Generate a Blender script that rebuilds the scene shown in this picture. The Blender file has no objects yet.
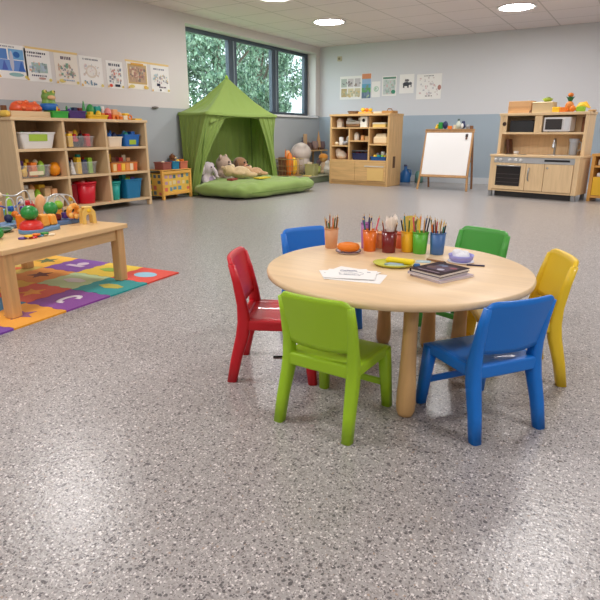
import bpy, bmesh, math, random
from mathutils import Vector, Matrix, Euler, noise
R = math.radians
PI = math.pi
sc = bpy.context.scene
COL = sc.collection
rnd = random.Random(7)

# ------------------------------------------------------------------ materials
def lin(c):
    return tuple(((v/255)/12.92 if v/255 <= .04045 else ((v/255+.055)/1.055)**2.4) for v in c) + (1,)
MATS = {}
def base_mat(name):
    m = bpy.data.materials.new(name); m.use_nodes = True
    nt = m.node_tree
    return m, nt, nt.nodes['Principled BSDF']
def N(nt, t, **kw):
    n = nt.nodes.new(t)
    for k, v in kw.items(): setattr(n, k, v)
    return n
def plain(c, rough=.45, spec=.5, metal=0, bump=0, bscale=60, var=.0, vscale=8, name=None, coat=0):
    key = ('p', c, rough, spec, metal, bump, bscale, var, vscale, coat)
    if key in MATS: return MATS[key]
    m, nt, p = base_mat(name or 'paint_%d_%d_%d' % c)
    p.inputs['Base Color'].default_value = lin(c)
    p.inputs['Roughness'].default_value = rough
    p.inputs['Specular IOR Level'].default_value = spec
    p.inputs['Metallic'].default_value = metal
    p.inputs['Coat Weight'].default_value = coat
    tc = N(nt, 'ShaderNodeTexCoord')
    if var:
        nz = N(nt, 'ShaderNodeTexNoise'); nz.inputs['Scale'].default_value = vscale; nz.inputs['Detail'].default_value = 4
        nt.links.new(tc.outputs['Object'], nz.inputs['Vector'])
        mx = N(nt, 'ShaderNodeMix', data_type='RGBA')
        a = lin(c)
        mx.inputs['A'].default_value = tuple(v*(1-var) for v in a[:3])+(1,)
        mx.inputs['B'].default_value = tuple(min(1, v*(1+var)) for v in a[:3])+(1,)
        nt.links.new(nz.outputs['Fac'], mx.inputs['Factor'])
        nt.links.new(mx.outputs['Result'], p.inputs['Base Color'])
    if bump:
        nz = N(nt, 'ShaderNodeTexNoise'); nz.inputs['Scale'].default_value = bscale; nz.inputs['Detail'].default_value = 3
        nt.links.new(tc.outputs['Object'], nz.inputs['Vector'])
        b = N(nt, 'ShaderNodeBump'); b.inputs['Strength'].default_value = bump; b.inputs['Distance'].default_value = .01
        nt.links.new(nz.outputs['Fac'], b.inputs['Height']); nt.links.new(b.outputs['Normal'], p.inputs['Normal'])
    MATS[key] = m
    return m
def wood(c, axis='z', rough=.42, var=.16, scale=1.0, name='wood'):
    key = ('w', c, axis, rough, var, scale)
    if key in MATS: return MATS[key]
    m, nt, p = base_mat(name)
    tc = N(nt, 'ShaderNodeTexCoord'); mp = N(nt, 'ShaderNodeMapping')
    s = {'x': (1.2, 14, 14), 'y': (14, 1.2, 14), 'z': (14, 14, 1.2)}[axis]
    mp.inputs['Scale'].default_value = tuple(v*scale for v in s)
    nz = N(nt, 'ShaderNodeTexNoise'); nz.inputs['Scale'].default_value = 2.2; nz.inputs['Detail'].default_value = 6; nz.inputs['Distortion'].default_value = .6
    nt.links.new(tc.outputs['Object'], mp.inputs['Vector']); nt.links.new(mp.outputs['Vector'], nz.inputs['Vector'])
    cr = N(nt, 'ShaderNodeValToRGB')
    a = lin(c)
    cr.color_ramp.elements[0].position = .3; cr.color_ramp.elements[1].position = .7
    cr.color_ramp.elements[0].color = (a[0]*(1-var), a[1]*(1-var*1.15), a[2]*(1-var*1.3), 1)
    cr.color_ramp.elements[1].color = (min(1, a[0]*(1+var*.5)), min(1, a[1]*(1+var*.5)), min(1, a[2]*(1+var*.5)), 1)
    nt.links.new(nz.outputs['Fac'], cr.inputs['Fac']); nt.links.new(cr.outputs['Color'], p.inputs['Base Color'])
    p.inputs['Roughness'].default_value = rough
    b = N(nt, 'ShaderNodeBump'); b.inputs['Strength'].default_value = .08; b.inputs['Distance'].default_value = .003
    nt.links.new(nz.outputs['Fac'], b.inputs['Height']); nt.links.new(b.outputs['Normal'], p.inputs['Normal'])
    MATS[key] = m
    return m
def clear(c, alpha=.35, rough=.15, name='clear_plastic'):
    key = ('c', c, alpha, rough)
    if key in MATS: return MATS[key]
    m, nt, p = base_mat(name)
    p.inputs['Base Color'].default_value = lin(c); p.inputs['Roughness'].default_value = rough
    tr = N(nt, 'ShaderNodeBsdfTransparent'); mx = N(nt, 'ShaderNodeMixShader'); mx.inputs[0].default_value = alpha
    nt.links.new(tr.outputs[0], mx.inputs[1]); nt.links.new(p.outputs[0], mx.inputs[2])
    nt.links.new(mx.outputs[0], nt.nodes['Material Output'].inputs['Surface'])
    MATS[key] = m
    return m
def cloth(c, var=.12, bump=.35, bscale=45, rough=.9, sheen=.2):
    key = ('cl', c, var, bump, bscale)
    if key in MATS: return MATS[key]
    m = plain(c, rough, .2, 0, bump, bscale, var, 6, name='cloth_%d_%d_%d' % c)
    m.node_tree.nodes['Principled BSDF'].inputs['Sheen Weight'].default_value = sheen
    MATS[key] = m
    return m
def fur(c, var=.3): return cloth(c, var, .9, 70, .95, .4)
def emit(c, s, name='lamp_light'):
    m, nt, p = base_mat(name)
    p.inputs['Base Color'].default_value = (.9, .9, .9, 1)
    p.inputs['Emission Color'].default_value = lin(c); p.inputs['Emission Strength'].default_value = s
    return m

def wall_mat(top, low, z, name):
    m, nt, p = base_mat(name)
    g = N(nt, 'ShaderNodeNewGeometry'); sp = N(nt, 'ShaderNodeSeparateXYZ')
    nt.links.new(g.outputs['Position'], sp.inputs[0])
    gt = N(nt, 'ShaderNodeMath', operation='GREATER_THAN'); gt.inputs[1].default_value = z
    nt.links.new(sp.outputs['Z'], gt.inputs[0])
    mx = N(nt, 'ShaderNodeMix', data_type='RGBA'); mx.inputs['A'].default_value = lin(low); mx.inputs['B'].default_value = lin(top)
    nt.links.new(gt.outputs[0], mx.inputs['Factor']); nt.links.new(mx.outputs['Result'], p.inputs['Base Color'])
    p.inputs['Roughness'].default_value = .55
    nz = N(nt, 'ShaderNodeTexNoise'); nz.inputs['Scale'].default_value = 90
    nt.links.new(g.outputs['Position'], nz.inputs['Vector'])
    b = N(nt, 'ShaderNodeBump'); b.inputs['Strength'].default_value = .08; b.inputs['Distance'].default_value = .002
    nt.links.new(nz.outputs['Fac'], b.inputs['Height']); nt.links.new(b.outputs['Normal'], p.inputs['Normal'])
    return m

def terrazzo():
    m, nt, p = base_mat('terrazzo_floor')
    g = N(nt, 'ShaderNodeNewGeometry')
    def noisy(scale, detail=2):
        n = N(nt, 'ShaderNodeTexNoise'); n.inputs['Scale'].default_value = scale; n.inputs['Detail'].default_value = detail
        nt.links.new(g.outputs['Position'], n.inputs['Vector']); return n
    dist = noisy(55, 2)
    add = N(nt, 'ShaderNodeMix', data_type='VECTOR'); add.inputs['Factor'].default_value = .012
    nt.links.new(g.outputs['Position'], add.inputs['A']); nt.links.new(dist.outputs['Color'], add.inputs['B'])
    def specks(scale, dmax, sel, seed):
        mp = N(nt, 'ShaderNodeMapping'); mp.inputs['Location'].default_value = (seed, seed*2.3, 0)
        nt.links.new(add.outputs['Result'], mp.inputs['Vector'])
        v = N(nt, 'ShaderNodeTexVoronoi', voronoi_dimensions='2D'); v.inputs['Scale'].default_value = scale
        nt.links.new(mp.outputs[0], v.inputs['Vector'])
        sx = N(nt, 'ShaderNodeSeparateColor'); nt.links.new(v.outputs['Color'], sx.inputs[0])
        # radius of each chip varies with its cell
        rad = N(nt, 'ShaderNodeMath', operation='MULTIPLY'); rad.inputs[1].default_value = dmax
        nt.links.new(sx.outputs['Green'], rad.inputs[0])
        lt = N(nt, 'ShaderNodeMath', operation='LESS_THAN'); nt.links.new(v.outputs['Distance'], lt.inputs[0]); nt.links.new(rad.outputs[0], lt.inputs[1])
        se = N(nt, 'ShaderNodeMath', operation='LESS_THAN'); nt.links.new(sx.outputs['Red'], se.inputs[0]); se.inputs[1].default_value = sel
        mu = N(nt, 'ShaderNodeMath', operation='MULTIPLY'); nt.links.new(lt.outputs[0], mu.inputs[0]); nt.links.new(se.outputs[0], mu.inputs[1])
        return mu.outputs[0]
    base = N(nt, 'ShaderNodeMix', data_type='RGBA')
    base.inputs['A'].default_value = lin((143, 139, 137)); base.inputs['B'].default_value = lin((185, 180, 177))
    nz = noisy(120, 5); nt.links.new(nz.outputs['Fac'], base.inputs['Factor'])
    cur = base.outputs['Result']
    for scale, dmax, sel, seed, c in ((150, .60, .45, 1.7, (152, 146, 143)), (110, .52, .36, 3.1, (134, 128, 126)), (170, .55, .36, 6.3, (200, 194, 191)), (96, .56, .24, 9.2, (96, 92, 93)), (115, .50, .24, 12.9, (222, 217, 214)), (190, .52, .30, 15.5, (104, 100, 100)), (105, .40, .03, 21.1, (168, 148, 132))):
        mk = specks(scale, dmax, sel, seed)
        x = N(nt, 'ShaderNodeMix', data_type='RGBA'); nt.links.new(mk, x.inputs['Factor'])
        nt.links.new(cur, x.inputs['A']); x.inputs['B'].default_value = lin(c); cur = x.outputs['Result']
    nt.links.new(cur, p.inputs['Base Color'])
    p.inputs['Roughness'].default_value = .29
    p.inputs['Specular IOR Level'].default_value = .5
    p.inputs['Coat Weight'].default_value = .06; p.inputs['Coat Roughness'].default_value = .16
    rp = noisy(60, 2)
    b = N(nt, 'ShaderNodeBump'); b.inputs['Strength'].default_value = .22; b.inputs['Distance'].default_value = .006
    nt.links.new(rp.outputs['Fac'], b.inputs['Height']); nt.links.new(b.outputs['Normal'], p.inputs['Normal']); nt.links.new(b.outputs['Normal'], p.inputs['Coat Normal'])
    return m

def ceiling_mat():
    m, nt, p = base_mat('ceiling_tiles')
    g = N(nt, 'ShaderNodeNewGeometry'); sp = N(nt, 'ShaderNodeSeparateXYZ'); nt.links.new(g.outputs['Position'], sp.inputs[0])
    masks = []
    for ax, off in (('X', .29), ('Y', .35)):
        a = N(nt, 'ShaderNodeMath', operation='ADD'); a.inputs[1].default_value = 40*.82+off; nt.links.new(sp.outputs[ax], a.inputs[0])
        d = N(nt, 'ShaderNodeMath', operation='DIVIDE'); d.inputs[1].default_value = .82; nt.links.new(a.outputs[0], d.inputs[0])
        f = N(nt, 'ShaderNodeMath', operation='FRACT'); nt.links.new(d.outputs[0], f.inputs[0])
        l = N(nt, 'ShaderNodeMath', operation='LESS_THAN'); l.inputs[1].default_value = .03; nt.links.new(f.outputs[0], l.inputs[0])
        masks.append(l.outputs[0])
    mxm = N(nt, 'ShaderNodeMath', operation='MAXIMUM'); nt.links.new(masks[0], mxm.inputs[0]); nt.links.new(masks[1], mxm.inputs[1])
    mx = N(nt, 'ShaderNodeMix', data_type='RGBA'); mx.inputs['A'].default_value = lin((238, 226, 224)); mx.inputs['B'].default_value = lin((206, 195, 190))
    nt.links.new(mxm.outputs[0], mx.inputs['Factor']); nt.links.new(mx.outputs['Result'], p.inputs['Base Color'])
    p.inputs['Roughness'].default_value = .8
    return m

# ------------------------------------------------------------------ mesh builder
class B:
    def __init__(s): s.v = []; s.f = []; s.m = []; s.s = []
    def add(s, vs, fs, mi=0, sm=False, M=None):
        o = len(s.v)
        for v in vs:
            v = Vector(v); s.v.append(M @ v if M else v)
        for f in fs:
            s.f.append([i+o for i in f]); s.m.append(mi); s.s.append(sm)
        return s
    def bm(s, bm, mi=0, sm=False, M=None):
        bm.verts.index_update()
        s.add([v.co.copy() for v in bm.verts], [[v.index for v in f.verts] for f in bm.faces], mi, sm, M); bm.free(); return s
    def box(s, c, d, bev=0, mi=0, rot=(0, 0, 0), seg=2, top=1.0, sm=False):
        """centre, full size, bevel; top = scale of the +z face"""
        bm = bmesh.new(); bmesh.ops.create_cube(bm, size=1)
        for v in bm.verts:
            k = top if v.co.z > 0 else 1
            v.co = Vector((v.co.x*d[0]*k, v.co.y*d[1]*k, v.co.z*d[2]))
        if bev: bmesh.ops.bevel(bm, geom=bm.edges[:], offset=min(bev, .48*min(d)), segments=seg, profile=.5, affect='EDGES')
        return s.bm(bm, mi, sm, Matrix.Translation(c) @ Euler(rot).to_matrix().to_4x4())
    def bx(s, x0, x1, y0, y1, z0, z1, bev=0, mi=0):
        return s.box(((x0+x1)/2, (y0+y1)/2, (z0+z1)/2), (abs(x1-x0), abs(y1-y0), abs(z1-z0)), bev, mi)
    def tube(s, pts, r, seg=8, mi=0, closed=False):
        pts = [Vector(p) for p in pts]; n = len(pts)
        rs = r if isinstance(r, (list, tuple)) else [r]*n
        vs = []; fs = []; prev = None
        for i, p in enumerate(pts):
            t = (pts[(i+1) % n]-pts[i-1]) if closed else (pts[min(i+1, n-1)]-pts[max(i-1, 0)])
            t.normalize()
            if prev is None:
                a = Vector((0, 0, 1)) if abs(t.z) < .9 else Vector((1, 0, 0)); u = t.cross(a).normalized()
            else:
                u = (prev - t*prev.dot(t)).normalized()
            prev = u; w = t.cross(u)
            for k in range(seg):
                an = 2*PI*k/seg; vs.append(p+(u*math.cos(an)+w*math.sin(an))*rs[i])
        m = n if closed else n-1
        for i in range(m):
            j = (i+1) % n
            for k in range(seg):
                l = (k+1) % seg; fs.append([i*seg+k, i*seg+l, j*seg+l, j*seg+k])
        s.add(vs, fs, mi, True)
        if not closed:
            s.add(vs[:seg], [list(range(seg))[::-1]], mi); s.add(vs[-seg:], [list(range(seg))], mi)
        return s
    def lathe(s, prof, seg=24, c=(0, 0, 0), mi=0, rot=(0, 0, 0), sc_=(1, 1, 1), caps=True):
        M = Matrix.Translation(c) @ Euler(rot).to_matrix().to_4x4() @ Matrix.Diagonal((*sc_, 1))
        vs = []; fs = []
        for r, z in prof:
            for k in range(seg):
                a = 2*PI*k/seg; vs.append((r*math.cos(a), r*math.sin(a), z))
        for i in range(len(prof)-1):
            for k in range(seg):
                l = (k+1) % seg; fs.append([i*seg+k, i*seg+l, (i+1)*seg+l, (i+1)*seg+k])
        s.add(vs, fs, mi, True, M)
        if caps:
            if prof[0][0] > 1e-4: s.add(vs[:seg], [list(range(seg))[::-1]], mi, False, M)
            if prof[-1][0] > 1e-4: s.add(vs[-seg:], [list(range(seg))], mi, False, M)
        return s
    def ell(s, c, r, mi=0, rot=(0, 0, 0), seg=16, rings=10):
        pr = [(math.sin(PI*i/rings)+1e-5, -math.cos(PI*i/rings)) for i in range(rings+1)]
        return s.lathe(pr, seg, c, mi, rot, r, caps=False)
    def prism(s, poly, h, M=None, mi=0, bev=0):
        bm = bmesh.new(); vs = [bm.verts.new((x, y, 0)) for x, y in poly]; f = bm.faces.new(vs)
        r = bmesh.ops.extrude_face_region(bm, geom=[f])
        for v in r['geom']:
            if isinstance(v, bmesh.types.BMVert): v.co.z += h
        bmesh.ops.recalc_face_normals(bm, faces=bm.faces[:])
        if bev: bmesh.ops.bevel(bm, geom=bm.edges[:], offset=bev, segments=2, profile=.5, affect='EDGES')
        return s.bm(bm, mi, False, M)
    def grid(s, fn, nu, nv, mi=0, sm=True):
        vs = [fn(i/nu, j/nv) for i in range(nu+1) for j in range(nv+1)]
        fs = [[i*(nv+1)+j, (i+1)*(nv+1)+j, (i+1)*(nv+1)+j+1, i*(nv+1)+j+1] for i in range(nu) for j in range(nv)]
        return s.add(vs, fs, mi, sm)
    def build(s, name, mats, parent=None, loc=(0, 0, 0), rotz=0, fix=False, solid=0, subsurf=0):
        me = bpy.data.meshes.new(name); me.from_pydata(s.v, [], s.f)
        for m in (mats if isinstance(mats, (list, tuple)) else [mats]): me.materials.append(m)
        me.polygons.foreach_set('material_index', s.m); me.polygons.foreach_set('use_smooth', s.s)
        if fix:
            bm = bmesh.new(); bm.from_mesh(me); bmesh.ops.remove_doubles(bm, verts=bm.verts[:], dist=1e-5)
            bmesh.ops.recalc_face_normals(bm, faces=bm.faces[:]); bm.to_mesh(me); bm.free()
        me.update()
        o = bpy.data.objects.new(name, me); COL.objects.link(o)
        o.location = loc; o.rotation_euler = (0, 0, rotz)
        if parent: o.parent = parent
        if solid:
            md = o.modifiers.new('thickness', 'SOLIDIFY'); md.thickness = solid; md.offset = 0
        if subsurf:
            md = o.modifiers.new('smooth', 'SUBSURF'); md.levels = subsurf; md.render_levels = subsurf
        return o
def tag(o, label, cat, group=None, kind=None):
    o['label'] = label; o['category'] = cat
    if group: o['group'] = group
    if kind: o['kind'] = kind
    return o
def thing(name, label, cat, loc=(0, 0, 0), rotz=0, group=None, scale=1):
    o = bpy.data.objects.new(name, None); COL.objects.link(o); o.empty_display_size = .1
    o.location = loc; o.rotation_euler = (0, 0, rotz); o.scale = (scale,)*3
    return tag(o, label, cat, group)
def struct(o, label=None, cat=None):
    o['kind'] = 'structure'
    if label: o['label'] = label
    if cat: o['category'] = cat
    return o
def rrect(w, h, r, n=5, cx=0, cy=0):
    pts = []
    for sx, sy, a0 in ((1, 1, 0), (-1, 1, 90), (-1, -1, 180), (1, -1, 270)):
        for i in range(n+1):
            a = R(a0+90*i/n); pts.append((cx+sx*(w/2-r)+r*math.cos(a), cy+sy*(h/2-r)+r*math.sin(a)))
    return pts
def blob(parts, voxel=.012, smooth=4):
    """one continuous smooth skin round overlapping ellipsoids [(centre, radii, rot)]"""
    b = B()
    for p in parts: b.ell(p[0], p[1], 0, p[2] if len(p) > 2 else (0, 0, 0), 16, 10)
    me = bpy.data.meshes.new('tmp'); me.from_pydata(b.v, [], b.f)
    o = bpy.data.objects.new('tmp', me); COL.objects.link(o)
    rm = o.modifiers.new('r', 'REMESH'); rm.mode = 'VOXEL'; rm.voxel_size = voxel
    sm = o.modifiers.new('s', 'SMOOTH'); sm.iterations = smooth; sm.factor = .5
    dg = bpy.context.evaluated_depsgraph_get(); ev = o.evaluated_get(dg); em = ev.to_mesh()
    out = B(); out.add([v.co.copy() for v in em.vertices], [list(p.vertices) for p in em.polygons], 0, True)
    ev.to_mesh_clear(); bpy.data.objects.remove(o); bpy.data.meshes.remove(me)
    return out

# ------------------------------------------------------------------ palette
BIRCH = (222, 186, 132)
M_top = wood((233, 203, 160), 'x', .42, .09, .6, 'birch_top')
M_leg = wood((218, 174, 116), 'z', .4, .12, 1, 'birch_leg')
M_shelf = wood((222, 192, 148), 'y', .45, .08, .8, 'birch_shelf')
M_shelfv = wood((222, 192, 148), 'z', .45, .08, .8, 'birch_shelf_upright')
M_back = wood((206, 170, 122), 'z', .5, .1, .8, 'birch_back_panel')
M_pine = wood((218, 178, 122), 'z', .45, .2, .8, 'pine')
M_pineh = wood((218, 178, 122), 'x', .45, .2, .8, 'pine_boards')
M_kit = wood((230, 200, 156), 'z', .42, .1, .8, 'kitchen_birch')
M_kith = wood((230, 200, 156), 'x', .42, .1, .8, 'kitchen_birch_boards')
WHITE = plain((238, 236, 232), .5); PAPER = plain((244, 242, 238), .75, .2, name='paper')
STEEL = plain((168, 170, 172), .3, .5, 1, name='steel'); STEELW = plain((196, 198, 198), .35, .5, .6)
BLACK = plain((28, 28, 30), .4); DARK = plain((52, 50, 52), .5); NAVY = plain((34, 44, 84), .5)
RED = plain((200, 30, 38), .35); ORANGE = plain((236, 128, 34), .4); YELLOW = plain((244, 200, 44), .4)
GREEN = plain((48, 146, 66), .35); LIME = plain((150, 200, 50), .4); BLUE = plain((36, 104, 190), .38)
TEAL = plain((40, 160, 150), .4); PURPLE = plain((92, 60, 140), .4); PINK = plain((238, 150, 140), .45)
CREAM = plain((238, 222, 190), .55); BROWN = plain((120, 78, 46), .55); SKY = plain((110, 170, 215), .4); GREY = plain((150, 152, 156), .5)
TAN = plain((208, 170, 124), .6); PEACH = plain((240, 178, 120), .5); MAROON = plain((112, 24, 30), .35); LILAC = plain((160, 150, 200), .5)
COLS = dict(red=RED, orange=ORANGE, yellow=YELLOW, green=GREEN, lime=LIME, blue=BLUE, teal=TEAL, purple=PURPLE, pink=PINK, cream=CREAM, brown=BROWN, sky=SKY, grey=GREY, white=WHITE, tan=TAN, peach=PEACH, maroon=MAROON, black=BLACK, navy=NAVY)

# ------------------------------------------------------------------ the room
XL, YB, XR, YF, ZC, ZB = -7.35, 12.7, 4.2, -4.0, 3.112, 1.537
WY0, WY1, WZ0, WZ1 = 7.93, 12.5, 1.50, 2.955
m_wall_l = wall_mat((220, 214, 210), (171, 177, 181), ZB-.02, 'wall_paint_grey')
m_wall_b = wall_mat((216, 217, 220), (166, 182, 195), ZB-.05, 'wall_paint_blue')
o = B().bx(XL-.3, XR+.2, YF-.2, YB+.2, -.1, 0).build('floor', terrazzo()); struct(o, 'speckled grey polished terrazzo floor')
o = B().bx(XL-.3, XR+.2, YF-.2, YB+.2, ZC, ZC+.1).build('ceiling', ceiling_mat()); struct(o, 'suspended ceiling of pale square tiles')
b = B()
b.bx(XL-.36, XL, YF-.2, WY0, 0, ZC); b.bx(XL-.36, XL, WY1, YB+.2, 0, ZC); b.bx(XL-.36, XL, WY0, WY1, 0, WZ0); b.bx(XL-.36, XL, WY0, WY1, WZ1, ZC)
struct(b.build('wall_left', m_wall_l), 'pale grey wall with the window and a darker grey lower half')
struct(B().bx(XL, XR, YB, YB+.2, 0, ZC).build('wall_back', m_wall_b), 'back wall, pale above and grey blue below')
struct(B().bx(XR, XR+.2, YF, YB, 0, ZC).build('wall_right', m_wall_l))
struct(B().bx(XL, XR, YF-.2, YF, 0, ZC).build('wall_rear', m_wall_l))
m_base = plain((206, 212, 218), .5)
struct(B().bx(XL+.02, XR, YB-.02, YB, 0, .14, .004).build('baseboard_back', m_base))
struct(B().bx(XL, XL+.02, YF, YB-.02, 0, .14, .004).build('baseboard_left', m_base))
# window
m_frame = plain((72, 84, 98), .4, name='window_frame_grey_blue')
xw = XL-.27
win = bpy.data.objects.new('window_1', None); COL.objects.link(win); struct(win, 'three light window with dark blue grey frame')
b = B(); fw = .07
b.bx(xw-.04, xw+.04, WY0, WY1, WZ1-.075, WZ1, .006); b.bx(xw-.04, xw+.04, WY0, WY1, WZ0, WZ0+fw, .006)
b.bx(xw-.04, xw+.04, WY0, WY0+fw, WZ0+fw, WZ1-.075, .006); b.bx(xw-.04, xw+.04, WY1-.16, WY1, WZ0+fw, WZ1-.075, .006)
for y in (9.54, 11.07): b.bx(xw-.045, xw+.045, y-.14, y+.12, WZ0+fw, WZ1-.075, .006)
b.build('window_frame', m_frame, win)
m_mul = plain((128, 142, 152), .35)
for y in (9.55, 11.08): B().bx(xw+.045, xw+.06, y-.02, y+.02, WZ0+fw, WZ1-.075, .004).build('mullion', m_mul, win)
m_glass, nt, p = base_mat('window_glass')
tr = N(nt, 'ShaderNodeBsdfTransparent'); gl = N(nt, 'ShaderNodeBsdfGlossy'); gl.inputs['Roughness'].default_value = .02
mx = N(nt, 'ShaderNodeMixShader')
tr.inputs[0].default_value = (.93, .97, .97, 1)
mx.inputs[0].default_value = .045; nt.links.new(tr.outputs[0], mx.inputs[1]); nt.links.new(gl.outputs[0], mx.inputs[2]); nt.links.new(mx.outputs[0], nt.nodes['Material Output'].inputs['Surface'])
for y0, y1 in ((WY0+fw, 9.4), (9.66, 10.93), (11.19, WY1-.16)): B().bx(xw-.006, xw+.006, y0, y1, WZ0+fw, WZ1-.075).build('window_pane', m_glass, win)
struct(B().bx(XL-.225, XL+.05, WY0-.05, WY1+.06, WZ0-.045, WZ0+.0, .008).build('trim_1', plain((236, 236, 236), .4)), 'white window sill')

# ceiling lights
m_lamp = emit((252, 249, 248), 15)
LAMPS = [(-5.57, 9.95, 'round ceiling light nearest the window corner'), (-2.3, 10.5, 'round ceiling light near the top right above the toy kitchen'), (-5.3, 7.75, 'round ceiling light cut by the top edge above the window'),
         (-2.3, 7.4, 'round ceiling light over the middle of the room'), (.9, 10.4, 'round ceiling light over the far right of the room'), (.9, 7.2, 'round ceiling light on the right half of the room'),
         (-5.06, 3.15, 'round ceiling light above the activity table'), (-.3, 4.98, 'round ceiling light beyond the round table'), (-2.6, 1.2, 'round ceiling light left of the round table'),
         (1.6, 2.0, 'round ceiling light right of the round table'), (-1.0, -1.6, 'round ceiling light behind the viewer'), (2.4, -1.6, 'round ceiling light in the rear right corner'), (-4.6, -1.4, 'round ceiling light in the rear left corner')]
for x, y, l in LAMPS:
    t = thing('ceiling_light', l, 'ceiling light', (x, y, ZC), 0, 'round ceiling lights')
    B().lathe([(.27, 0), (.315, 0), (.32, -.012), (.30, -.02), (.27, -.014), (.27, 0)], 40, caps=False).build('frame', WHITE, t)
    B().lathe([(1e-4, -.016), (.15, -.016), (.272, -.012)], 40, caps=False).build('diffuser', m_lamp, t)

# ------------------------------------------------------------------ outdoors
m_ground = plain((120, 140, 100), .9, var=.2)
struct(B().bx(-60, XL-.37, -10, 60, -.3, -.12).build('ground', m_ground), 'lawn outside the window')
def tree(x, y, h, r, seed, label, cols):
    rg = random.Random(seed)
    t = thing('leafy_tree', label, 'tree', (x, y, -.12), 0, 'trees outside the window')
    b = B(); b.tube([(0, 0, 0), (.05, 0, h*.3), (0, .08, h*.75)], [.2, .16, .07], 8)
    cl = []
    for i in range(52):
        a = rg.uniform(0, 2*PI); q = rg.uniform(-1, 1); k = rg.uniform(.45, 1)
        cl.append(Vector((math.cos(a)*math.sqrt(1-q*q)*r*k, math.sin(a)*math.sqrt(1-q*q)*r*k, h*.56+q*h*.42*k)))
    for c in cl[:9]: b.tube([(0, 0, h*.35), (c.x*.4, c.y*.4, h*.42+c.z*.12), c], [.08, .05, .02], 6)
    b.build('trunk', plain((92, 82, 70), .9), t)
    f = B()
    for c in cl:
        cr = rg.uniform(.45, .8)*r*.42
        for k in range(240):
            d = Vector((rg.gauss(0, 1), rg.gauss(0, 1), rg.gauss(0, .8))).normalized()*cr*rg.uniform(.35, 1)
            p = c+d; s = rg.uniform(.05, .10)
            M = Matrix.Translation(p) @ Euler((rg.uniform(0, 6), rg.uniform(0, 6), rg.uniform(0, 6))).to_matrix().to_4x4()
            f.add([(-s, 0, 0), (0, -s*.55, .2*s), (s*1.1, 0, 0), (0, s*.55, .2*s)], [[0, 1, 2, 3]], rg.randrange(len(cols)), False, M)
    f.build('foliage', cols, t)
def leafm(c):
    m = plain(c, .6, .3, name='leaf_green')
    m.node_tree.nodes['Principled BSDF'].inputs['Subsurface Weight'].default_value = 0
    return m
LV = [leafm((92, 122, 100)), leafm((114, 142, 116)), leafm((144, 168, 144)), leafm((70, 96, 80))]
tree(-13.6, 16.2, 7.2, 2.1, 3, 'pale green leafy tree behind the left pane of the window', LV)
tree(-15.8, 21.6, 7.4, 2.3, 5, 'pale green leafy tree behind the middle pane of the window', LV)
tree(-17.5, 25.0, 7.0, 1.0, 8, 'pale green leafy tree behind the right pane beside the white building', LV)
t = thing('outside_building', 'white neighbouring building seen through the right pane of the window', 'building', (-23, 29.7, -.12))
B().bx(-4, 4, 0, 6, 0, 9).build('wall', plain((226, 230, 236), .8), t)
for z in (2.6, 5.4): B().bx(3.98, 4.03, .6, 5.2, z, z+.08).build('ledge', plain((170, 178, 188), .7), t)
w = bpy.data.worlds.new('sky'); sc.world = w; w.use_nodes = True
bg = w.node_tree.nodes['Background']; bg.inputs[0].default_value = (.86, .94, 1, 1); bg.inputs[1].default_value = 1.05

# ------------------------------------------------------------------ posters
def poster(kind, label, c, wv, hv, axis, design, group, paper=(244, 242, 238), tilt=0):
    """flat sheet on a wall; axis 'l' = left wall (faces +x), 'b' = back wall (faces -y)"""
    mats = [plain(paper, .75, .2)]; idx = {}
    def mi(col):
        if col not in idx: idx[col] = len(mats); mats.append(plain(col, .75, .2))
        return idx[col]
    b = B(); b.box((0, 0, .0015), (wv, hv, .003))
    for i, d in enumerate(design):
        k, x, y, ww, hh, col = d[:6]; z = .0032+.00015*i
        x *= wv/2; y *= hv/2; ww *= wv/2; hh *= hv/2
        if k == 'r': b.add([(x-ww, y-hh, z), (x+ww, y-hh, z), (x+ww, y+hh, z), (x-ww, y+hh, z)], [[0, 1, 2, 3]], mi(col))
        elif k == 'o': b.add([(x+ww*math.cos(a*PI/9), y+hh*math.sin(a*PI/9), z) for a in range(18)], [list(range(18))], mi(col))
        elif k == 't': b.add([(x-ww, y-hh, z), (x+ww, y-hh, z), (x, y+hh, z)], [[0, 1, 2]], mi(col))
        elif k == 's':   # row of little marks like a line of print
            n = d[6]; rg = random.Random(int((x+9)*1e4)+n)
            for q in range(n):
                xa = x-ww+2*ww*q/n; xb = xa+2*ww/n*rg.uniform(.45, .85)
                b.add([(xa, y-hh, z), (xb, y-hh, z), (xb, y+hh, z), (xa, y+hh, z)], [[0, 1, 2, 3]], mi(col))
    if axis == 'l': M = Matrix(((0, 0, 1, 0), (1, 0, 0, 0), (0, 1, 0, 0), (0, 0, 0, 1)))
    else: M = Matrix(((1, 0, 0, 0), (0, 0, -1, 0), (0, 1, 0, 0), (0, 0, 0, 1)))
    M = M @ Matrix.Rotation(R(tilt), 4, 'Z')
    b.v = [M @ v for v in b.v]
    if axis == 'l': c = (c[0], c[1]*1.0068+.03+(c[1]-4.5)*.008, c[2]*1.004)
    o = b.build(kind, mats, None, c); return tag(o, label, 'poster', group)
gr = 'posters in a row on the left wall'
OY = (236, 190, 96); DK = (70, 66, 78); YG = (226, 206, 120)
def scatter(seed, n, cols, box, s0=.05, s1=.16):
    rg = random.Random(seed); out = []
    cols = [tuple(int(v*.62+paperv*.38) for v, paperv in zip(c, (244, 240, 236))) for c in cols]; s0 *= .7; s1 *= .75
    for i in range(int(n*1.6)):
        out.append((rg.choice('rrot'), rg.uniform(box[0], box[1]), rg.uniform(box[2], box[3]), rg.uniform(s0, s1), rg.uniform(s0, s1), rg.choice(cols)))
    return out
corners = [('t', -.9, -.86, .1, .1, OY), ('o', .86, -.84, .12, .1, YG)]
XP = XL+.001
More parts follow.
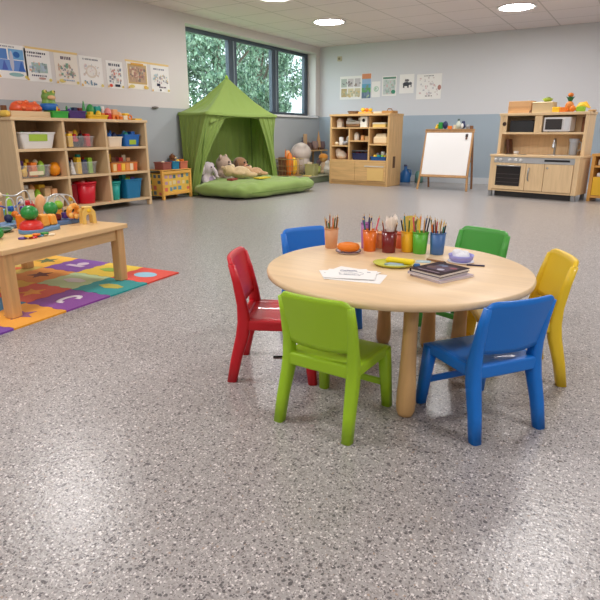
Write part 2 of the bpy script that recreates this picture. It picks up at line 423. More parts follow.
poster('picture_poster', 'poster with blue panels, leftmost on the left wall', (XP, 4.53, 1.985), .42, .42, 'l',
       [('r', -.62, .42, .36, .3, (96, 140, 205)), ('r', .34, .45, .5, .3, (120, 175, 220)), ('r', -.1, -.22, .88, .32, (112, 150, 215)), ('t', .62, -.22, .26, .32, (70, 110, 190)), ('o', .0, .05, .13, .6, (200, 200, 215)), ('t', -.5, -.2, .2, .3, (90, 110, 190)), ('o', .36, .44, .22, .18, (60, 110, 180)), ('o', .2, -.74, .5, .12, (150, 190, 190)), ('s', -.3, .86, .6, .04, (150, 150, 160), 9)]+corners, gr)
poster('picture_poster', 'white poster with green block picture, second from the left', (XP, 4.90, 1.97), .38, .41, 'l',
       [('s', -.1, .78, .8, .06, DK, 11), ('s', -.2, .58, .55, .05, (100, 96, 120), 8), ('r', .1, -.12, .62, .3, (170, 196, 190))]+scatter(4, 22, [(120, 160, 150), (90, 110, 120), (230, 150, 110), (150, 180, 205)], (-.7, .7, -.4, .2))+[('s', .0, -.62, .6, .05, (80, 80, 110), 8), ('o', .2, -.78, .3, .07, (200, 160, 150))]+corners, gr)
poster('picture_poster', 'poster with brown children drawing, third from the left', (XP, 5.34, 1.965), .38, .41, 'l',
       [('s', .0, .72, .45, .1, (90, 70, 90), 6)]+scatter(6, 30, [(150, 110, 90), (190, 130, 100), (110, 140, 100), (90, 90, 110), (220, 180, 150), (60, 130, 100)], (-.7, .75, -.5, .4), .05, .17)+[('o', -.5, -.78, .28, .12, YG), ('s', .1, -.72, .5, .04, (150, 170, 200), 7)]+corners, gr, (240, 232, 220))
poster('picture_poster', 'white poster with pale ring drawing, fourth from the left', (XP, 5.76, 1.965), .41, .43, 'l',
       [('s', .0, .8, .7, .05, (120, 120, 130), 12), ('o', 0, .02, .5, .42, (224, 214, 200)), ('o', 0, .02, .38, .3, (240, 236, 230))]+scatter(9, 20, [(200, 180, 160), (170, 180, 190), (220, 190, 190)], (-.7, .7, -.3, .5), .04, .1)+scatter(10, 8, [(60, 120, 150), (50, 90, 130), (230, 180, 70)], (-.7, .6, -.85, -.6), .06, .12)+corners, gr)
poster('picture_poster', 'narrow white poster with dark figures, fifth from the left', (XP, 6.19, 1.96), .32, .40, 'l',
       [('s', 0, .72, .7, .09, (70, 80, 96), 6)]+scatter(12, 30, [(90, 100, 120), (170, 130, 120), (60, 80, 110), (200, 200, 190), (210, 110, 90)], (-.65, .7, -.55, .5), .06, .16)+[('o', -.6, -.8, .2, .12, (220, 90, 70)), ('r', .2, -.78, .3, .09, (60, 66, 80))]+corners, gr)
poster('picture_poster', 'tan framed picture poster, second from the right in the row', (XP, 6.645, 1.98), .44, .41, 'l',
       [('r', 0, .12, .9, .72, (206, 176, 120)), ('r', 0, .12, .78, .6, (196, 168, 140))]+scatter(15, 34, [(150, 90, 70), (200, 140, 100), (110, 120, 100), (90, 70, 60), (220, 190, 150), (160, 70, 60)], (-.7, .7, -.35, .6), .06, .18)+[('o', -.6, -.8, .25, .12, YG), ('o', .7, -.8, .18, .14, OY), ('r', 0, .86, .6, .08, (230, 176, 90))]+corners, gr, (246, 240, 228))
poster('picture_poster', 'white poster with small coloured figures, rightmost in the row', (XP, 7.14, 1.97), .42, .42, 'l',
       [('s', -.1, .72, .6, .06, (130, 130, 150), 10)]+scatter(18, 26, [(120, 130, 150), (220, 190, 130), (190, 150, 160), (90, 90, 110), (150, 190, 200)], (-.75, .8, -.3, .35), .05, .14)+[('r', -.25, -.45, .18, .1, (60, 60, 80)), ('s', .2, -.62, .4, .05, (110, 90, 110), 5), ('o', -.05, -.84, .1, .07, (60, 60, 70))]+corners, gr)
for y0, y1, z, l in ((4.78, 5.62, 2.195, 'orange paper strip above the second and third posters'), (6.5, 7.46, 2.205, 'orange paper strip above the two rightmost posters')):
    tag(B().bx(XL, XL+.0008, y0, y1, z-.014, z+.016).build('picture_border_strip', plain((236, 206, 140), .8), None), l, 'paper strip')
gb = 'posters on the back wall'
YP = YB-.001
poster('picture_poster', 'poster of six brown and yellow photographs, leftmost on the back wall', (-6.48, YP, 2.15), .59, .53, 'b',
       [(k, x, y, .26, .36, c) for k, x, y, c in (('r', -.62, .42, (190, 200, 190)), ('r', 0, .42, (214, 206, 206)), ('r', .62, .42, (206, 200, 200)), ('r', -.6, -.42, (196, 176, 130)), ('r', .02, -.42, (226, 214, 176)), ('r', .63, -.42, (216, 206, 176)))]+scatter(21, 10, [(80, 90, 90), (90, 70, 80), (110, 90, 80)], (-.85, .85, .15, .5), .06, .13)+scatter(22, 14, [(200, 170, 90), (170, 150, 100), (150, 160, 120)], (-.85, .85, -.75, -.2), .06, .16), gb)
poster('picture_poster', 'narrow banded picture strip with orange top and green middle', (-6.06, YP, 2.17), .25, .57, 'b',
       [('r', 0, .78, .95, .2, (222, 150, 110)), ('r', 0, .38, .95, .2, (160, 190, 220)), ('r', 0, .02, .95, .16, (110, 170, 200)), ('r', 0, -.3, .95, .18, (110, 170, 110)), ('r', 0, -.72, .95, .24, (110, 130, 150))]+scatter(24, 8, [(70, 110, 90), (60, 90, 130), (150, 190, 120)], (-.7, .7, -.85, 0), .12, .25), gb)
poster('picture_poster', 'small white sheet with faint green ring on the back wall', (-5.81, YP, 2.09), .22, .35, 'b', [('o', .1, .05, .6, .36, (190, 214, 196)), ('o', .1, .08, .38, .22, (238, 240, 238)), ('o', .0, .1, .2, .16, (170, 200, 170))], gb)
poster('picture_poster', 'green and grey chart poster in the middle of the back wall', (-5.47, YP, 2.15), .36, .43, 'b',
       [('r', 0, .82, .9, .1, (110, 150, 130)), ('r', 0, -.1, .86, .75, (206, 214, 210))]+scatter(27, 26, [(120, 160, 150), (170, 180, 190), (200, 150, 150), (130, 170, 140)], (-.75, .75, -.75, .6), .06, .18)+[('o', .6, -.6, .3, .2, (80, 150, 120))], gb)
poster('picture_poster', 'white sheet with dark elephant shaped drawing', (-5.04, YP, 2.18), .35, .41, 'b',
       [('o', -.05, -.02, .5, .22, (76, 78, 84)), ('r', -.4, -.26, .1, .16, (76, 78, 84)), ('r', .2, -.26, .1, .16, (76, 78, 84)), ('o', .5, .02, .22, .16, (96, 98, 104)), ('r', .62, -.2, .06, .16, (96, 98, 104)), ('o', .05, .35, .25, .14, (110, 108, 110)), ('t', -.2, .4, .12, .16, (120, 118, 118))], gb)
poster('picture_poster', 'large white sheet with scattered pencil sketches, rightmost on the back wall', (-4.51, YP, 2.10), .58, .53, 'b',
       scatter(30, 24, [(190, 180, 180), (206, 196, 190), (170, 170, 180), (210, 170, 170)], (-.8, .8, -.75, .75), .04, .12)+[('o', .85, -.1, .14, .2, (180, 130, 120)), ('s', 0, .85, .4, .04, (150, 150, 150), 7), ('s', .05, -.75, .3, .04, (120, 110, 110), 5)], gb)
t = thing('wall_sensor', 'small beige square sensor high on the back wall', 'sensor', (-6.79, YB, 2.82))
B().box((0, -.02, 0), (.12, .04, .11), .012).build('housing', plain((206, 196, 168), .5), t); B().lathe([(.03, 0), (.028, .012), (1e-4, .014)], 16, (0, -.04, 0), 0, (R(90), 0, 0)).build('lens', plain((150, 140, 112), .4), t)
t = thing('wall_bracket', 'small dark oval bracket on the wall right of the shelf', 'bracket', (XL, 7.06, 1.512))
B().ell((.025, 0, 0), (.025, .075, .02)).build('plate', plain((120, 112, 106), .5), t)

# ------------------------------------------------------------------ chairs
def make_chair(label, col, loc, ang, scale=1.0, group='small plastic chairs round the table'):
    """faces local +y"""
    m = plain(col, .44, .45, 0, .05, 220, .03, 5, name='chair_plastic', coat=.1)
    t = thing('toddler_chair', label, 'chair', (loc[0], loc[1], 0), R(ang-90), group, scale)
    zs = .272
    def sect(pts, wd):        # tapering bar of rounded rectangular section along pts
        b = B(); vs = []; n = 12
        for i, p in enumerate(pts):
            p = Vector(p); w, d = wd[i]
            for x, y in rrect(w, d, min(w, d)*.3, 2): vs.append(p+Vector((x, y, 0)))
        k = len(rrect(1, 1, .2, 2)); fs = []
        for i in range(len(pts)-1):
            for j in range(k): fs.append([i*k+j, i*k+(j+1) % k, (i+1)*k+(j+1) % k, (i+1)*k+j])
        b.add(vs, fs, 0, True); b.add(vs[:k], [list(range(k))[::-1]]); b.add(vs[-k:], [list(range(k))]); return b
    for s in (-1, 1):
        # rear leg runs up into the back post
        sect([(s*.152, -.178, 0), (s*.148, -.158, .10), (s*.142, -.128, .21), (s*.14, -.120, .27), (s*.14, -.126, .34), (s*.142, -.146, .44), (s*.143, -.166, .515)],
             [(.040, .042), (.042, .047), (.045, .056), (.043, .056), (.038, .044), (.034, .034), (.028, .026)]).build('leg', m, t, fix=True)
        sect([(s*.152, .172, 0), (s*.148, .162, .1), (s*.140, .145, .262)], [(.040, .040), (.043, .045), (.050, .052)]).build('leg', m, t, fix=True)
    B().box((0, .162, .105), (.28, .018, .028), .006).build('stretcher', m, t)
    # dished seat with apron
    nu, nv = 14, 14
    def outline(u, v):
        x = -1+2*u; y = -1+2*v
        k = (1-.035*y*y*(1 if abs(x) > .5 else .4))
        return x*.157*(1+.02*y)*k, y*.158+.02
    b = B()
    def top(u, v):
        x, y = outline(u, v); e = max(abs(2*u-1), abs(2*v-1)); d = -.012*(1-((2*u-1)**2))*(1-(2*v-1)**4)
        r = max(0, (e-.86)/.14); f = -.012*max(0, (v-.8)/.2)
        return (x, y, zs+.012+d-.008*r*r+f)
    def bot(u, v):
        x, y = outline(u, v); return (x*.985, y*.99, zs-.02)
    b.grid(top, nu, nv); b.grid(lambda u, v: bot(1-u, v), nu, nv)
    for f, g in ((lambda a: (a, 0), 0), (lambda a: (1, a), 0), (lambda a: (1-a, 1), 0), (lambda a: (0, 1-a), 0)):
        b.grid(lambda u, v, f=f: tuple(Vector(bot(*f(u)))*(1-v)+Vector(top(*f(u)))*v), nu, 2)
    b.build('seat', m, t, fix=True)
    b = B(); b.box((0, -.128, .260), (.27, .036, .054), .010, 0, (0, 0, 0), 3); b.box((0, .158, .250), (.26, .024, .040), .008)
    for s in (-1, 1): b.box((s*.146, .012, .257), (.024, .27, .046), .009, 0, (0, 0, 0), 3)
    b.build('apron', m, t)
    # curved back panel with rounded upper corners and a bowed lower edge
    def back(u, v, off):
        x = -1+2*u
        zlo = .336-.010*(1-x*x)
        zhi = .536-.022*max(0, (abs(x)-.80)/.20)**2
        z = zlo+(zhi-zlo)*v
        y0 = -.124-.046*max(0, (z-.33)/.2)**1.15
        w = .150*(1-.02*max(0, (v-.9)/.1)**2)
        return (x*w, y0-.020*(1-x*x)+off, z)
    b = B(); n1, n2 = 18, 10; th = .010
    b.grid(lambda u, v: back(u, v, th), n1, n2); b.grid(lambda u, v: back(1-u, v, -th), n1, n2)
    for f in (lambda a: (a, 0), lambda a: (1, a), lambda a: (1-a, 1), lambda a: (0, 1-a)):
        b.grid(lambda u, v, f=f: tuple(Vector(back(*f(u), -th))*(1-v)+Vector(back(*f(u), th))*v+(Vector((0, 0, .004)) if 0 < v < 1 and f(.5)[1] == 1 else Vector())), 18, 2)
    b.build('backrest', m, t, fix=True)
    return t
make_chair('lime green chair with its back to the viewer in front of the round table', (160, 202, 32), (-.938, 1.772), 89)
make_chair('blue chair at the right front of the round table beside its front leg', (8, 116, 210), (-.445, 2.066), 144)
make_chair('red chair at the left side of the round table', (206, 18, 34), (-1.385, 2.01), 27, 1.06)
make_chair('yellow chair at the right side of the round table behind the front blue chair', (240, 202, 40), (-.43, 2.592), 206, 1.06)
make_chair('blue chair at the far left of the round table behind the tan cup', (24, 118, 214), (-1.53, 2.67), -27, 1.03)
make_chair('medium green chair at the far right of the round table', (76, 168, 66), (-.815, 3.08), 252, 1.04)

# ------------------------------------------------------------------ round table
TX, TY, TZ = -.895, 2.25, .52
t = thing('round_table', 'round birch table with thick turned legs among coloured chairs', 'table', (TX, TY, 0))
B().lathe([(1e-4, TZ), (.3, TZ), (.572, TZ), (.579, TZ-.004), (.582, TZ-.014), (.579, TZ-.026), (.57, TZ-.03), (1e-4, TZ-.03)], 96, caps=False).build('tabletop', M_top, t, fix=True)
for a, lr in ((-61, .4), (50, .34), (87, .4), (121, .4), (170, .4)):
    B().lathe([(.018, 0), (.030, .004), (.037, .022), (.0395, .055), (.037, .11), (.033, .19), (.030, .28), (.0285, .36), (.029, TZ-.03)], 24, (lr*math.cos(R(a))+.015, lr*math.sin(R(a)), 0)).build('leg', M_leg, t, fix=True)
# cups and pencils
def cup(label, x, y, mat, pencils, h=.10, rt=.035, rb=.029, desc='', name='pencil_cup', seed=0, plen=(.155, .175)):
    x = x*.966-.006; y = y*.966-.006; h *= 1.05; rt *= 1.08; rb *= 1.08
    t = thing(name, label, 'cup', (x, y, TZ), 0, 'cups on the round table')
    B().lathe([(1e-4, .0), (rb-.002, .0), (rb, .003), (rt, h), (rt-.003, h), (rb-.003, .006), (1e-4, .006)], 28, caps=False).build('body', mat, t, fix=True)
    B().lathe([(rt-.003, h-.001), (rt+.0015, h-.004), (rt+.0015, h+.001), (rt-.003, h+.001)], 28, caps=False).build('rim', mat, t, fix=True)
    rg = random.Random(seed); n = len(pencils)
    for i, (cn, c) in enumerate(pencils):
        a = 2*PI*i/n+rg.uniform(-.12, .12); rr = rb-.010; L = rg.uniform(*plen)
        k0 = (.36 if n < 7 else .78); p0 = Vector((rr*k0*math.cos(a+.25), rr*k0*math.sin(a+.25), .0095)); p1 = Vector(((rt-.008)*math.cos(a), (rt-.008)*math.sin(a), h))
        d = (p1-p0).normalized(); p1 = p0+d*L
        b = B(); b.tube([p0, p1-d*.014], .0035, 6, 0); b.tube([p1-d*.014, p1-d*.004], [.0036, .0014], 6, 1); b.tube([p1-d*.005, p1], [.0014, .0005], 6, 2)
        o = b.build('pencil', [plain(c, .4), plain((222, 186, 136), .6), plain(tuple(int(v*.6) for v in c), .5)], None, (x, y, TZ))
        tag(o, '%s pencil standing in the %s' % (cn, desc), 'pencil', 'pencils in the %s' % desc)
PC = dict(brown=(120, 76, 38), green=(60, 110, 50), ochre=(196, 140, 50), black=(40, 38, 40), red=(190, 44, 40), blue=(50, 80, 150), yellow=(236, 200, 60), orange=(226, 120, 50), olive=(116, 116, 50), teal=(40, 120, 120), pink=(226, 80, 110), white=(235, 232, 228), purple=(92, 70, 130), lilac=(170, 130, 200), navy=(44, 48, 90), tan=(206, 160, 106), rust=(160, 80, 44), cream=(240, 226, 190))
def pl(*n): return [(k, PC[k]) for k in n]
cup('tan cup of brown pencils, leftmost on the round table', -1.388, 2.555, plain((216, 158, 112), .5), pl('brown', 'ochre', 'olive', 'rust', 'black', 'tan', 'green', 'orange'), .098, .034, .029, 'tan cup', seed=1, plen=(.14, .175))
cup('orange cup of markers left of the dark red cup', -1.177, 2.59, plain((232, 116, 22), .35, coat=.2), pl('pink', 'white', 'navy', 'purple', 'teal', 'cream'), .102, .035, .029, 'orange cup', seed=2, plen=(.15, .18))
cup('tall purple cup half hidden behind the orange cup', -1.222, 2.642, plain((176, 110, 176), .4), pl('navy', 'purple', 'lilac', 'blue'), .125, .028, .023, 'purple cup', seed=3, plen=(.15, .18))
cup('dark red cup holding white tissue in the middle of the table', -1.078, 2.609, plain((118, 20, 20), .3, coat=.3), pl('brown', 'rust'), .103, .036, .031, 'dark red cup', seed=4, plen=(.15, .165))
cup('yellow cup of pencils left of the green cup', -.999, 2.672, plain((250, 190, 30), .4), pl('olive', 'yellow', 'teal', 'black', 'green'), .10, .033, .028, 'yellow cup', seed=5, plen=(.15, .185))
cup('green cup of pencils between the yellow and blue cups', -.932, 2.668, plain((92, 180, 52), .4), pl('black', 'rust', 'navy', 'orange', 'white', 'pink', 'olive', 'yellow', 'tan'), .102, .036, .030, 'green cup', seed=6, plen=(.155, .19))
cup('blue cup of pencils, rightmost on the round table', -.85, 2.695, plain((70, 112, 170), .4), pl('black', 'green', 'yellow', 'ochre', 'red', 'navy', 'olive', 'orange', 'brown', 'cream', 'teal'), .102, .035, .030, 'blue cup', seed=7, plen=(.145, .18))
cup('low coral pink cup behind the dark red cup', -1.075, 2.745, plain((240, 128, 92), .45), pl('green',), .075, .03, .026, 'coral pink cup', seed=8, plen=(.10, .11))
cup('low peach cup behind the orange and dark red cups', -1.165, 2.70, plain((246, 176, 120), .45), pl('teal',), .075, .03, .026, 'peach cup', seed=9, plen=(.10, .11))
# tissue in the dark red cup
rg = random.Random(11); b = B()
for i in range(9):
    a = i*.7; p = Vector((.008*math.cos(a), .008*math.sin(a), .05)); q = Vector((.026*math.cos(a), .026*math.sin(a), .14+.03*rg.random())); s = Vector((-math.sin(a), math.cos(a), 0))*.016
    ms = (p+q)/2+Vector((0, 0, .015))
    vs = [p-s*.4, p+s*.4, ms-s, ms+s*1.1, q-s*.9+Vector((0, 0, .01)), q+s*.6, q+Vector((0, 0, .022))]
    b.add(vs, [[0, 1, 3, 2], [2, 3, 5, 4], [4, 5, 6]], 0, False)
tag(b.build('tissue', plain((246, 236, 226), .8), None, (-1.0413, 2.5203, TZ), solid=.002), 'crumpled white tissue sticking out of the dark red cup', 'tissue')
# yellow sheet holder behind the cups
t = thing('file_holder', 'translucent yellow rounded sheet holder standing behind the yellow cup', 'holder', (-1.0095, 2.7048, TZ), R(28))
B().prism(rrect(.085, .155, .03), .006, Matrix.Translation((0, 0, .0775+.008)) @ Matrix.Rotation(R(90), 4, 'X'), 0, .001).build('sheet', clear((236, 214, 90), .75, .3), t)
B().box((0, 0, .005), (.085, .04, .01), .003).build('foot', plain((226, 200, 80), .4), t)
# orange sponge on a plate
t = thing('small_plate', 'small white plate with a dark purple rim under the orange sponge', 'plate', (-1.2123, 2.3957, TZ))
B().lathe([(1e-4, 0), (.05, 0), (.062, .009), (.062, .012), (.05, .006), (1e-4, .005)], 28, caps=False).build('dish', plain((232, 222, 226), .3), t, fix=True)
B().lathe([(.0605, .008), (.0635, .0095), (.0635, .013), (.0605, .0128)], 28, caps=False).build('rim', plain((70, 50, 84), .4), t)
tag(B().lathe([(1e-4, 0), (.045, 0), (.056, .008), (.058, .02), (.05, .032), (.03, .037), (.026, .033), (1e-4, .034)], 12, sc_=(1, .9, 1), caps=False).build('sponge', plain((238, 130, 20), .6, bump=.4, bscale=120, var=.1), None, (-1.2123, 2.3957, TZ+.0125)), 'round orange craft sponge on the small white plate', 'sponge')
# drawings
def sheet(label, x, y, z, ang, w, h, design):
    mats = [PAPER, plain((120, 122, 150), .8), plain((170, 172, 180), .8)]
    b = B(); b.box((0, 0, .0006), (w, h, .0012), 0)
    for pts, r, mi in design: b.tube([(px*w/2, py*h/2, .0014) for px, py in pts], r, 4, mi)
    tag(b.build('drawing_sheet', mats, None, (x, y, z), R(ang)), label, 'paper', 'loose drawing sheets on the round table')
circ = [(.5*math.cos(a*PI/8), .15+.4*math.sin(a*PI/8)) for a in range(17)]
sheet('white drawing sheet at the bottom of the loose sheets, poking out to the right', -0.9515, 1.9803, TZ+.0002, 12, .21, .15, [])
sheet('white drawing sheet second from the bottom, turned to the left', -1.0191, 1.9977, TZ+.0016, 38, .21, .15, [])
sheet('white drawing sheet under the top one, poking out behind', -1.0046, 2.0286, TZ+.003, -4, .2, .14, [])
sheet('white drawing sheet on top of the loose sheets with a grey ring drawing', -0.9950, 1.9948, TZ+.0044, 20, .21, .15, [(circ, .0012, 2), ([(-.5, .7), (-.4, .78), (-.3, .68), (-.2, .8), (-.1, .7), (.05, .78), (.2, .7)], .002, 1), ([(-.3, .1), (0, .25), (.3, .05)], .0012, 2), ([(-.45, -.2), (0, -.05), (.4, -.25)], .0012, 2), ([(.6, .6), (.75, .5)], .0012, 1)])
# yellow plate of craft things
t = thing('paper_plate', 'yellow green oval paper plate in the middle of the table', 'plate', (-0.9129, 2.2556, TZ), R(18))
B().lathe([(1e-4, 0), (.07, 0), (.092, .012), (.092, .015), (.07, .005), (1e-4, .004)], 32, sc_=(1, .82, 1), caps=False).build('dish', plain((206, 206, 78), .5), t, fix=True)
tag(B().box((0, 0, .013), (.13, .04, .022), .01, 0, (0, 0, 0), 3).build('sponge_strip', plain((250, 222, 20), .5), None, (-0.8936, 2.2875, TZ+.0055), R(2)), 'bright yellow sponge strip on the oval paper plate', 'sponge')
tag(B().prism([(-.04, -.015), (.03, -.02), (.045, .01), (-.02, .02)], .007, None, 0, .002).build('paper_scrap', plain((150, 176, 190), .7), None, (-0.9080, 2.2460, TZ+.0055), R(10)), 'grey blue paper scrap on the oval paper plate', 'paper')
tag(B().prism([(-.05, -.012), (.04, -.018), (.05, .008), (-.03, .016)], .006, None, 0, .002).build('paper_scrap', plain((176, 196, 150), .7), None, (-0.8887, 2.2189, TZ+.0055), R(22)), 'pale green paper scrap at the front of the oval paper plate', 'paper')
tag(B().box((0, 0, .007), (.03, .022, .014), .004).build('toy_block', plain((50, 110, 180), .4), None, (-0.8163, 2.2894, TZ), R(30)), 'small blue block right of the oval paper plate', 'block')
tag(B().prism([(-.035, -.02), (.03, -.025), (.04, .015), (-.025, .025)], .003).build('paper_scrap', plain((176, 200, 206), .7), None, (-0.8259, 2.3957, TZ), R(25)), 'pale blue paper scrap between the plate and the green cup', 'paper')
b = B(); b.tube([(-.05, 0, .005), (.04, 0, .005)], .005, 8, 0); b.tube([(.04, 0, .005), (.052, 0, .005)], [.005, .001], 8, 1)
tag(b.build('crayon', [plain((150, 110, 70), .5), plain((60, 50, 46), .5)], None, (-0.7728, 2.4295, TZ), R(-12)), 'brown crayon lying in front of the blue cup', 'crayon')
# books
for i, (dx, a, w, h, th, c, l) in enumerate(((.012, -24, .165, .205, .009, (206, 190, 196), 'pale pink book at the bottom of the pile on the round table'), (-.006, -20, .160, .198, .011, (214, 206, 214), 'white edged book in the middle of the pile on the round table'), (0, -20, .158, .195, .013, (52, 36, 42), 'dark covered picture book on top of the pile on the round table'))):
    z = TZ+(0, .0092, .0204)[i]
    t = thing('picture_book', l, 'book', (-.678+dx, 2.185, z), R(a), 'books on the round table')
    B().box((.002, 0, th/2), (w-.008, h-.008, th-.004), 0).build('page_block', plain((232, 226, 220), .8), t)
    cm = [plain(c, .75, .15)]
    b = B(); b.bx(-w/2, w/2, -h/2, h/2, 0, .002, .0006); b.bx(-w/2, w/2, -h/2, h/2, th-.002, th, .0006); b.bx(-w/2, -w/2+.003, -h/2, h/2, .002, th-.002)
    if i == 2:
        for q, (k, x, y, ww, hh, cc) in enumerate((('r', .1, .1, .62, .5, (92, 74, 88)), ('o', .25, -.2, .2, .16, (190, 186, 200)), ('o', -.1, .45, .18, .16, (110, 120, 150)), ('o', .55, .35, .22, .14, (150, 90, 100)), ('o', -.45, -.1, .25, .2, (110, 84, 80)), ('r', 0, -.75, .7, .05, (140, 120, 130)), ('t', -.35, .5, .16, .18, (84, 100, 120)))):
            cm.append(plain(cc, .7, .15)); z1 = th+.0002+.0001*q; x *= w/2; ww *= w/2; y *= h/2; hh *= h/2
            if k == 'o': b.add([(x+ww*math.cos(a_*PI/9), y+hh*math.sin(a_*PI/9), z1) for a_ in range(18)], [list(range(18))], q+1)
            elif k == 't': b.add([(x-ww, y-hh, z1), (x+ww, y-hh, z1), (x, y+hh, z1)], [[0, 1, 2]], q+1)
            else: b.add([(x-ww, y-hh, z1), (x+ww, y-hh, z1), (x+ww, y+hh, z1), (x-ww, y+hh, z1)], [[0, 1, 2, 3]], q+1)
    b.build('cover', cm, t)
# lavender bowl with tissue and pen
t = thing('craft_bowl', 'small lavender bowl on a white dish right of the blue cup', 'bowl', (-0.6762, 2.4874, TZ))
B().lathe([(1e-4, 0), (.034, 0), (.052, .014), (.058, .035), (.055, .035), (.049, .016), (.032, .005), (1e-4, .005)], 28, caps=False).build('bowl', plain((158, 156, 222), .45), t, fix=True)
B().lathe([(.036, 0), (.06, .004), (.06, .007), (.036, .003)], 28, caps=False).build('saucer', plain((236, 234, 240), .4), t)
tag(blob([((0, 0, .022), (.04, .038, .02)), ((-.018, .0, .036), (.026, .024, .018)), ((.014, .012, .032), (.02, .02, .016))], .006, 2).build('tissue_ball', plain((240, 242, 248), .8, bump=.6, bscale=90), None, (-0.6762, 2.4874, TZ+.006)), 'ball of white tissue in the lavender bowl', 'tissue')
tag(B().tube([(0, 0, .004), (.075, .02, .004)], .004, 8).build('pen', plain((62, 56, 84), .4), None, (-0.6327, 2.4295, TZ)), 'dark pen lying beside the lavender bowl', 'pen')
tag(B().tube([(0, 0, .005), (.075, .045, .005)], .005, 8).build('pencil', plain((36, 36, 40), .5), None, (-1.475, 2.105, 0)), 'black pencil lying on the floor under the red chair', 'pencil')

# ------------------------------------------------------------------ left cube shelf
SX0, SX1 = -7.31, -6.72; SY0, SY1 = 4.08, 6.26; SZ = 1.285; ZR = (.12, .53, .90)
t = thing('cube_shelf', 'large birch cube shelf full of toy bins along the left wall', 'shelf', (SX0, SY0, 0))
D = SX1-SX0; L = SY1-SY0; th = .042
B().bx(-.01, D+.012, -.015, L+.015, SZ-.04, SZ, .006).build('top_panel', M_shelf, t)
for y in (0, L-th): B().bx(0, D, y, y+th, .07, SZ-.04, .004).build('side_panel', M_shelfv, t)
for y in (.70, 1.385): B().bx(.012, D-.004, y, y+.036, ZR[0], SZ-.04, .003).build('divider', M_shelfv, t)
B().bx(.0, .012, th, L-th, .08, SZ-.04).build('back_panel', M_back, t)
for z in ZR: B().bx(.012, D-.002, th, L-th, z-.034, z, .003).build('shelf_board', M_shelf, t)
for x in (.0, D-.06):
    for y in (0, L-.06): B().bx(x, x+.06, y, y+.06, 0, .07, .004).build('foot', M_shelfv, t)
def bin_(name, label, cat, c, w, d, h, mat, rimmat=None, flare=1.12, group=None, th=.008, rim=True, handle=None, panel=None, rotz=0, parent=None, floor_=True):
    """open tapered box standing at c; w along local x, d along local y"""
    t = thing(name, label, cat, c, rotz, group)
    b = B(); k = 1/flare; r = .02
    def ring(w_, d_, z): return [(x, y, z) for x, y in rrect(w_, d_, min(r, w_*.2), 3)]
    rings = [ring(w*k, d*k, 0), ring(w, d, h), ring(w-2*th, d-2*th, h), ring(w*k-2*th, d*k-2*th, th)]
    n = len(rings[0]); vs = sum(rings, [])
    fs = [[i*n+j, i*n+(j+1) % n, (i+1)*n+(j+1) % n, (i+1)*n+j] for i in range(3) for j in range(n)]
    b.add(vs, fs); b.add(rings[0], [list(range(n))[::-1]]); b.add(rings[3], [list(range(n))])
    b.build('body', mat, t, fix=True)
    if rim:
        b = B(); rr = [ring(w+.014, d+.014, h-.014), ring(w+.014, d+.014, h+.003), ring(w-2*th, d-2*th, h+.003), ring(w-2*th, d-2*th, h-.014)]
        b.add(sum(rr, []), [[i*n+j, i*n+(j+1) % n, ((i+1) % 4)*n+(j+1) % n, ((i+1) % 4)*n+j] for i in range(4) for j in range(n)])
        b.build('rim', rimmat or mat, t, fix=True)
    if panel:
        wp, hp, cm, zc = panel
        B().box((w*.5*(k+(1-k)*zc/h)+.004, 0, zc), (.004, wp, hp), .001, 0, (0, math.atan2(w*(1-k)/2, h), 0)).build('label_panel', cm, t)
    return t
def bucket(label, c, r, h, mat, group=None, handle=True):
    t = thing('bucket', label, 'bucket', c, 0, group)
    B().lathe([(1e-4, 0), (r*.78-.004, 0), (r*.78, .005), (r, h), (r-.006, h), (r*.78-.006, .008), (1e-4, .008)], 28, caps=False).build('body', mat, t, fix=True)
    B().lathe([(r-.006, h-.022), (r+.008, h-.02), (r+.01, h), (r+.004, h+.006), (r-.006, h+.003)], 28, caps=False).build('rim', mat, t, fix=True)
    if handle: B().tube([(.4*r, r*math.cos(a*PI/10)*1.03, h-.03-.07*math.sin(a*PI/10)) if False else (r*1.02*math.sin(a*PI/10), r*1.03*math.cos(a*PI/10), h-.012-.03*math.sin(a*PI/10)) for a in range(11)], .005, 6).build('handle', mat, t)
    return t
